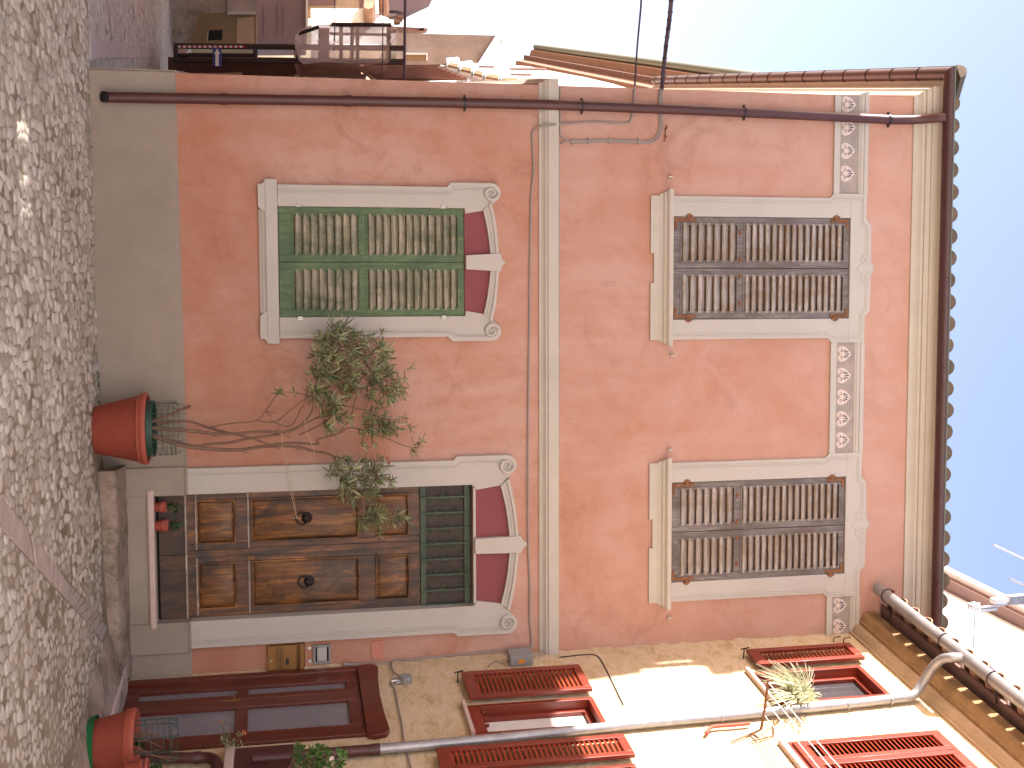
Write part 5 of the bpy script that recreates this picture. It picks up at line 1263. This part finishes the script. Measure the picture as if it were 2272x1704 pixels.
bpart(o, f19, 'window', [b2(680, 315), b2(850, 315), b2(850, 400), b2(680, 400)], 'marble', .03, .05)
bpart(o, f19, 'balcony', [b2(890, 320), b2(1110, 320), b2(1110, 400), b2(890, 400)], 'marble', .05, .08)
mb = MB()
for k in range(11): a, z = f19.at(*b2(1310+6*sin(k), 60+k*31)); mb.tube([(a, -.5, z-.02), (a, .2, z+.05)], .13, 8)
for k in range(6): a, z = f19.at(*b2(1540+10*sin(k*2), -10+k*28)); mb.tube([(a, -.5, z-.02), (a, .2, z+.05)], .12, 8)
mb.build('tiling', 'tile_clay', o)
mb = MB(); bpoly(mb, f19, [b2(1230, -10), b2(1400, -10), b2(1400, 410), b2(1270, 410)], -.1, .3); mb.build('roof', 'tile_clay', o)
f24 = deep(26)
bg('far_gable', 'distant lilac-grey sloping gable against the white sky', 'building', f24, [b2(1640, -300), b2(1560, 160), b2(1780, 165), b2(1890, 205), (960, -2), (975, -120)], 'lilac_wall', 1)
o = bg('far_roof', 'distant dark roof ledges with pale chimney pots beside the grey tower', 'roof', f24, [b2(1640, 430), b2(2212, 455), b3(370, 470), b3(170, 500), b2(2212, 500), b2(1640, 470)], 'roof_edge', .6)
bpart(o, f24, 'ledge', [b2(1450, 220), b2(1780, 222), b2(1760, 262), b2(1490, 250)], 'grey_wall', 0, .5)
bpart(o, f24, 'ledge', [b2(1655, 700), b2(1850, 705), b2(1850, 740), b2(1655, 735)], 'grey_wall', 0, .5)
for p in ((1830, 280), (1790, 330), (1840, 560), (1760, 920), (1870, 800)):
    bpart(o, f24, 'chimney_pot', [b2(p[0]-50, p[1]-30), b2(p[0]+45, p[1]-34), b2(p[0]+50, p[1]+28), b2(p[0]-40, p[1]+32)], 'copper_eave', .1, .4)
f21 = deep(20)
o = bg('grey_tower', 'weathered grey stucco tower with a slanted top behind the neighbouring roofs', 'building', f21, [b3(-160, 540), b3(1450, 580), b3(1180, 1010), b3(300, 1060), b3(-160, 1060)], 'grey_wall', 2)
bpart(o, f21, 'roof_coping', [b3(1450, 575), b3(1470, 585), b3(1200, 1010), b3(1180, 1005)], 'roof_edge', .1, .5)
bpart(o, f21, 'window', [b3(-10, 890), b3(335, 890), b3(335, 975), b3(-10, 975)], 'ochre_wall', .04, .06)
bpart(o, f21, 'window_surround', [b3(-10, 862), b3(360, 866), b3(360, 985), b3(338, 985), b3(338, 888), b3(-10, 888)], 'white_wall', .08, .1)
mb = MB(); mb.tube([f21.p3(*b3(1390, 665), -.3), f21.p3(*b3(1575, 660), -.3)], .035, 6); mb.tube([f21.p3(*b3(1572, 620), -.3), f21.p3(*b3(1572, 705), -.3)], .025, 6); mb.tube([f21.p3(*b3(1540, 655), -.3), f21.p3(*b3(1572, 630), -.3)], .03, 6)
solo(mb, 'antenna', 'antenna_grey', 'little roof antenna standing on the slanted grey tower', 'antenna', f21, f21.p3(*b3(1390, 665), -.3))
# neighbouring roofs along the edge of the pink house
f7 = deep(9.5)
o = bg('neighbour_house', 'dark brownish-red shaded house squeezed behind the left edge of the pink house', 'house', f7, [b1(20, 930), b1(1000, 1000), b1(1240, 1010), b1(2300, 1030), b2(1160, 1040), b2(1240, 1500), b1(20, 1500)], 'dark_roof', .8)
bpart(o, f7, 'lean_to_roof', [b1(200, 1200), b1(950, 1190), b1(1230, 1180), b1(1180, 1400), b1(200, 1400)], 'eave_beige', .3, .3)
for X in (1650, 2180): pass
for k in range(6): mb = MB(); bpoly(mb, f7, [b2(100+k*198, 1215), b2(280+k*198, 1210), b2(280+k*198, 1300), b2(100+k*198, 1300)], .35, .2); mb.build('parapet_block', 'eave_beige', o)
bpart(o, f7, 'dark_doorway', [b2(220, 1060), b2(480, 1060), b2(480, 1195), b2(220, 1195)], 'dark_iron', .05, .06)
fr8 = deep(9.0)
o = bg('tiled_roof_house', 'ridged red-brown tiled roof with a bright edge between scaffold and tower', 'roof', fr8, [b2(1170, 1080), b2(2212, 1060), b3(480, 1055), b3(600, 1090), b3(1010, 1275), b2(1400, 1310)], 'roof_red', .2)
mb = MB()
for k in range(7):
    y = 1075+k*30; e_ = 520+k*75; mb.tube([fr8.p3(*b2(1230+k*30, y+12), .02), fr8.p3(*b3(e_, y+8), .05)], .028, 6)
mb.build('roof_ridge', 'copper_eave', o)
bpart(o, fr8, 'eave_board', [b2(1165, 1140), b2(1215, 1140), b2(1450, 1300), b2(1380, 1300)], 'eave_beige', .08, .08)
f8 = Frame((-3.2, 9.3, 0), radians(-40))
o = bg('white_cornice_house', 'sunlit white stepped cornice blocks with brown undersides beside the string course', 'building', f8, [b3(150, 1270), b3(1000, 1268), b3(560, 1060), b3(860, 1085), b3(1290, 1225), b3(1560, 1300), b3(1560, 1400), b3(0, 1400), b3(0, 1210)], 'white_wall', .5)
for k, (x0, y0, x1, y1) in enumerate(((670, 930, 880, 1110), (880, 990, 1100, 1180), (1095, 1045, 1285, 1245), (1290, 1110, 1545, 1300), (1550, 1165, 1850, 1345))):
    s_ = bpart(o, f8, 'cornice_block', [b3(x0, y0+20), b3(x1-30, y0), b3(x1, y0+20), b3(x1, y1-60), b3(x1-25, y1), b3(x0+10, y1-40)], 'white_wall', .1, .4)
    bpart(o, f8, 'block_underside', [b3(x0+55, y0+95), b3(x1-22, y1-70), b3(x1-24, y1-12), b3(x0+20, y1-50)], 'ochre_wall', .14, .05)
bpart(o, f8, 'attic_wall', [b3(1100, 1030), b3(1500, 1050), b3(2000, 1085), (1225, 158), (1300, 172), (1360, 186), (1400, 198), (1400, 230), (1090, 230), b3(1290, 1290)], 'white_wall', .0, .5)
for (a, b_, y) in ((1700, 2300, 1112), (1200, 1460, 1075), (1720, 2060, 1205)):
    bpart(o, f8, 'roof_joint', [b3(a, y-8), b3(b_, y), b3(b_, y+10), b3(a, y+6)], 'roof_edge', .12, .04)
# long bracketed eave receding behind the house
def onz(px, py, z): d = ray(px, py); return CAM+d*((z-1.6)/d[2])
G0 = onz(1640, 165, 9.95); G1 = onz(1189, 104, 9.95); dv = G0-G1; th_ = atan2(dv[1], dv[0])
FE = Frame((G0[0], G0[1], 0), th_); Lg = float(np.linalg.norm(dv[:2]))
o = thing('eaves_house', 'house seen from below as a long receding eave with copper-brown brackets', 'building', FE, (0, 0, 0))
mb = MB(); mb.sweep([(-.62, 9.3), (-.45, 9.32), (-.42, 9.55), (-.30, 9.62), (-.28, 9.74), (-.10, 9.80), (-.08, 9.9), (-.62, 9.92)], -Lg, 1.0); mb.build('eave', 'copper_eave', o, sharp=25)
mb = MB(); mb.sweep([(-3.6, 3), (-.64, 3), (-.60, 9.3), (-3.6, 9.3)], -Lg, 1.0); mb.build('wall', 'eave_beige', o)
mb = MB(); mb.sweep(gutter_prof(0, 9.95, .09), -Lg, 1.0); mb.build('gutter', 'gutter_lip', o)
mb = MB()
for k in range(int(Lg/.16)): mb.box(-Lg+k*.16, -Lg+k*.16+.07, .27, .46, 9.56, 9.70)
mb.build('bracket_course', 'roof_edge', o)
mb = MB(); mb.box(-Lg, 1.0, -.02, 3.6, 9.94, 10.0); mb.tube([(-Lg-.05, .05, 9.95), (-Lg-.1, 1.2, 9.45)], .05, 6); mb.build('roof', 'tile_clay', o)
# scaffold with net-wrapped platform and arrow sign
fs_ = deep(8.0)
SCF = thing('scaffold', 'dark scaffold tower wrapped in pinkish netting at the top, striped tape on a post', 'scaffold', fs_, low(fs_, [b1(150, 760)]))
mb = MB(); q = lambda X, Y, c=0: fs_.p3(*b1(X, Y), c)
for Y0_, c in ((755, .0), (985, .0), (740, -1.1), (960, -1.1)): mb.tube([q(120, Y0_, c), q(3900, Y0_+40, c)], .038, 8)
for X in (150, 1450, 2150): 
    for c in (0, -1.1): mb.tube([q(X, 745, c), q(X, 1010, c)], .035, 8)
    mb.tube([q(X, 1000, 0), q(X, 1000, -1.1)], .04, 8)
mb.tube([q(150, 900, 0), q(1450, 905, 0)], .03, 6)
mb.build('frame', 'dark_iron', SCF)
mb = MB(); bpoly(mb, fs_, [b1(350, 860), b1(1420, 870), b1(1420, 950), b1(350, 960)], -.3, .1); mb.build('plank', 'ochre_wall', SCF)
mb = MB(); md = MB()
for k in range(26): 
    X = 180+k*42; (mb if k % 2 else md).prism([fs_.at(*b1(X, 748+(k % 3)), .06), fs_.at(*b1(X+42, 750), .06), fs_.at(*b1(X+52, 782), .06), fs_.at(*b1(X+10, 780), .06)], -.075, -.06)
tp_ = mb.build('warning_tape', 'tape_red', SCF); md.build('tape_stripe', 'sign_white', SCF)
# netting
m, nt, b = mk('scaffold_net'); v = coords(nt)
c_ = ramp(nt, noise(nt, coords(nt, (1, 1, .35)), 2.2, 6, .6, .8), [(.3, srgb(176, 160, 154)), (.7, srgb(226, 210, 202))])
nt.links.new(c_, b.inputs['Base Color']); b.inputs['Roughness'].default_value = .9
tr = N(nt, 'ShaderNodeBsdfTransparent'); ms = N(nt, 'ShaderNodeMixShader'); nt.links.new(ramp(nt, noise(nt, v, 1.4, 4), [(.35, .25), (.65, .52)]), ms.inputs[0])
nt.links.new(b.outputs[0], ms.inputs[1]); nt.links.new(tr.outputs[0], ms.inputs[2]); nt.links.new(ms.outputs[0], nt.nodes['Material Output'].inputs[0])
out = [(110, 590), (200, 480), (350, 432), (700, 400), (1200, 392), (1660, 408), (1800, 480), (1650, 680), (1640, 1020), (1200, 1035), (500, 1035), (250, 1060), (170, 980), (110, 800)]
P0 = [fs_.at(*b2(*p), .12) for p in out]; mb = MB(); n = len(P0); cxn = sum(p[0] for p in P0)/n; czn = sum(p[1] for p in P0)/n
rings = []
for dep, sc_ in ((-.10, .9), (-.16, 1.0), (.5, 1.02), (1.1, 1.0), (1.25, .92)): rings.append([(cxn+(p[0]-cxn)*sc_, dep+.03*sin(i*2.3), czn+(p[1]-czn)*sc_) for i, p in enumerate(P0)])
vs = [p for r in rings for p in r]; fs2 = [list(range(n))]+[(j*n+i, j*n+(i+1) % n, (j+1)*n+(i+1) % n, (j+1)*n+i) for j in range(4) for i in range(n)]
mb.add(vs, fs2); mb.build('netting', 'scaffold_net', SCF, sharp=60)
mb = MB(); q2 = lambda X, Y, c=0: fs_.p3(*b2(X, Y), c)
for X, r_ in ((580, .28), (1130, .03), (1640, .035), (860, .03), (1040, .03)):
    if r_ > .1: bpoly(mb, fs_, [b2(490, 460), b2(670, 460), b2(670, 1020), b2(490, 1020)], -.5, .1)
    else: mb.tube([q2(X, 430, -.2), q2(X, 1025, -.2)], r_, 6)
for Y_ in (550, 770): mb.tube([q2(680, Y_, -.2), q2(1640, Y_+20, -.2)], .025, 6)
mb.tube([q2(700, 400, .15), q2(1680, 410, .15)], .035, 6); mb.tube([q2(150, 560, .1), q2(500, 440, .15)], .03, 6)
mb.build('platform_frame', 'dark_iron', SCF)
# blue arrow sign
sg = thing('arrow_sign', 'blue street sign with a white arrow pointing left on the scaffold post', 'sign', fs_, low(fs_, [b1(750, 1080)]))
mb = MB(); bpoly(mb, fs_, [b1(750, 1085), b1(750, 790), b1(895, 790), b1(895, 1085)], .14, .03); mb.build('panel', 'sign_blue', sg)
mb = MB(); bpoly(mb, fs_, [b1(797, 1078), b1(797, 880), b1(775, 880), b1(824, 795), b1(873, 880), b1(850, 880), b1(850, 1078)], .155, .012); mb.build('arrow', 'sign_white', sg)
fc = deep(10.5); mb = MB(); bpoly(mb, fc, [b1(170, 780), b1(340, 800), b1(335, 935), b1(175, 925)], 0, .4); solo(mb, 'plastic_crate', 'marble', 'pale box standing at the foot of the scaffold', 'box', fc, low(fc, [b1(170, 780)]), bevel=.02)
# wires across the lane
for (x0, x1, r_, lb, ye) in ((899, 897, .022, 'dark wire strung across the lane just right of the netted platform', 178), (850, 848, .008, 'very thin wire crossing the sky behind the netted platform', 176), (742, 743, .006, 'very thin wire in front of the white house', 54)):
    P = [fs_.p3(x0+2, -250, 1.5), fs_.p3(x0, 0, 1.4), fs_.p3((x0+x1)/2, 90, 1.3), fs_.p3(x1, ye, 1.2), fs_.p3(x1-3, ye+60, 1.1)]
    mb = MB(); mb.tube(smooth(P, 5), r_, 6); solo(mb, 'overhead_wire', 'cable_dark', lb, 'wire', fs_, P[0])

# ================================================================== BEHIND, UPPER RIGHT
FB = Frame((XC+2.6, 0, 0), W_-pi/2+radians(6)); j5 = src(1980, 1230, 6.144)
top_ = [j5(560, 300), j5(775, 430), j5(1794, 940), j5(3000, 1540)]
A = [FB.at(*p) for p in top_]
o = thing('upper_house', 'taller sunlit white house with a brown roof edge behind the clay tiles', 'house', FB, (A[0][0], 0, 5))
dvx = A[-1][0]-A[0][0]; zt0, zt1 = A[0][1], A[-1][1]
mb = MB(); mb.prism([(A[0][0], 5), (A[-1][0], 5)]+[(a[0], a[1]-.12) for a in A[::-1]], 0, 3); mb.build('wall', 'white_wall', o)
mb = MB(); mb.prism([(a[0], a[1]-.13) for a in A]+[(a[0], a[1]) for a in A[::-1]], -.30, 3.2); mb.build('roof', 'marble', o)
mb = MB(); mb.prism([(a[0], a[1]-.20) for a in A]+[(a[0], a[1]-.132) for a in A[::-1]], -.20, .05); mb.build('eave_board', 'roof_edge', o)
P = [FB.at(*j5(1270, 1445), .04), FB.at(*j5(1794, 1385), .04), FB.at(*j5(3000, 1250), .04), FB.at(*j5(3000, 2600), .04), FB.at(*j5(1600, 1800), .04)]
mb = MB(); mb.prism(P, -.04, 0); mb.build('wall_shadow_patch', 'lilac_wall', o)  # flat lilac patch painted in place of the shadow on the white wall
f3 = deep(2.2); AN = thing('tv_antenna', 'white television antenna with a boxy head over the tiled roof at the right', 'antenna', f3, f3.p3(*j5(735, 840)))
jq = lambda X, Y, c=0: f3.p3(*j5(X, Y), c)
mb = MB(); mb.tube([jq(700, 838), jq(1060, 800), jq(1130, 740)], .006, 6); mb.tube([jq(1050, 745), jq(1430, 700), jq(1640, 660), jq(2100, 600)], .017, 8); mb.tube([jq(1180, 770), jq(1420, 745)], .022, 8); mb.tube([jq(1130, 740), jq(1100, 1300), jq(1080, 1500)], .012, 6)
mb.build('boom', 'antenna_grey', AN)
mb = MB()
for X, Y in ((1050, 700), (1180, 690)): mb.tube([jq(X, Y-30, -.05), jq(X+20, Y+90, .1)], .012, 5)
for X0_, Y0_, X1_, Y1_, in ((1600, 330, 2000, 500), (1380, -130, 1800, 60)): mb.tube([jq(X0_, Y0_), jq(X1_+300, Y1_+150)], .014, 6)
mb.build('element', 'antenna_grey', AN)
def jbox(X0_, Y0_, X1_, Y1_, mat, nm):
    mb = MB(); bpoly(mb, f3, [j5(X0_, Y0_), j5(X1_, Y0_-20), j5(X1_+20, Y1_), j5(X0_, Y1_)], .05, .1); mb.build(nm, mat, AN, bevel=.004)
jbox(1600, 575, 1850, 690, 'galvanised', 'amplifier_box'); jbox(1390, 620, 1540, 680, 'white_wall', 'reflector'); jbox(1080, 690, 1180, 770, 'white_wall', 'clamp')

# a tall house across the lane on the left, out of the frame, that keeps the square in shade
o = thing('street_house', 'tall plastered house standing across the lane to the left of the square', 'house', FA, (-9, -8, 0))
ya = lambda x, y: y+.0661*(-5.2-x)      # a made-up slot through the unseen house, aligned to throw a sun patch
for y0_, y1_ in ((None, -2.78), (-2.44, None)):
    mb = MB(); q4 = [(-14, -9 if y0_ is None else ya(-14, y0_)), (-5.2, -9 if y0_ is None else y0_), (-5.2, 1.0 if y1_ is None else y1_), (-14, 1.0 if y1_ is None else ya(-14, y1_))]
    mb.hexa([(p[0], p[1], -.3) for p in q4], [(p[0], p[1], 7.55) for p in q4]); mb.build('wall', 'eave_beige', o)
for z0_, z1_ in ((-.3, 1.80), (1.90, 1.95), (2.01, 2.04), (2.10, 7.5)): mb = MB(); mb.box(-5.3, -5.21, -2.8, -2.42, z0_, z1_); mb.build('sun_slot_bars', 'eave_beige', o)  # added infill and bars that shape and split the sun patch
mb = MB(); mb.box(-14, -5.2, .02, .99, 7.55, 8.8); mb.build('shade_block', 'eave_beige', o)  # unseen block added to keep the sun off most of the downpipe
mb = MB(); mb.box(-14.3, -4.85, -9.3, 0, 7.55, 7.75); mb.build('roof', 'tile_clay', o)


o = thing('lane_house', 'unseen lower plastered house lining the left side of the sloping lane', 'house', FA, (-9, 8, 0))  # out of the frame, put in to keep the lane in shade
mb = MB(); mb.box(-14, -6.9, 1.1, 15.4, -.8, 5.4); mb.build('wall', 'eave_beige', o)
mb = MB(); mb.box(-14.2, -6.7, 1.4, 15.4, 5.4, 5.55); mb.build('roof', 'tile_clay', o)
FO = Frame((7, -14.5, 0), radians(180+40)); o = thing('opposite_bounce_house', 'long pale house added unseen behind the viewer to bounce sunlight onto the facade', 'house', FO, (0, 0, 0))  # added out of view, turned to catch the sun and bounce it forward
mb = MB(); mb.box(-9, 22, 0, 6, -.3, 9.0); mb.build('wall', 'white_wall', o)
mb = MB(); mb.box(-9.3, 22.3, -.4, 6.4, 9.0, 9.3); mb.build('roof', 'tile_clay', o)
# ================================================================== LIGHT, SKY, CAMERA
Ld = Vector((2.27, -.150, -1.0))
sun = bpy.data.lights.new('sun', 'SUN'); sun.energy = SUN_E; sun.angle = radians(.55); sun.color = (1, .975, .94)
so = bpy.data.objects.new('sun', sun); COL.objects.link(so); so.rotation_euler = Ld.to_track_quat('-Z', 'Y').to_euler(); so.location = (-10, 3, 20)
wd = bpy.data.worlds.new('World'); SC.world = wd; wd.use_nodes = True; nt = wd.node_tree
sky = nt.nodes.new('ShaderNodeTexSky'); sky.sky_type = 'NISHITA'; sky.sun_disc = False
sky.sun_elevation = math.atan2(1, sqrt(2.27**2+.15**2)); sky.sun_rotation = atan2(-2.27, .15)
sky.air_density = .95; sky.dust_density = 1.8; sky.ozone_density = 1.0; sky.altitude = 100
bgn = nt.nodes['Background']; tint = mix(nt, 1.0, sky.outputs[0], (TR, TG, TB), 'MULTIPLY'); nt.links.new(tint, bgn.inputs['Color']); bgn.inputs['Strength'].default_value = SKY_E
SC.view_settings.view_transform = 'Standard'; SC.view_settings.look = 'None'; SC.view_settings.exposure = EXPO; SC.view_settings.gamma = 1
cam = bpy.data.cameras.new('camera'); co = bpy.data.objects.new('camera', cam); COL.objects.link(co)
cam.sensor_width = 36; cam.sensor_fit = 'HORIZONTAL'; cam.lens = f_/2272*36; cam.clip_start = .05; cam.clip_end = 600
Mx = Matrix(((U_[0], -R_[0], -F_[0], CAM[0]), (U_[1], -R_[1], -F_[1], CAM[1]), (U_[2], -R_[2], -F_[2], CAM[2]), (0, 0, 0, 1)))
co.matrix_world = Mx; SC.camera = co
SC.cycles.max_bounces = 8; SC.cycles.diffuse_bounces = 5; SC.cycles.use_denoising = True
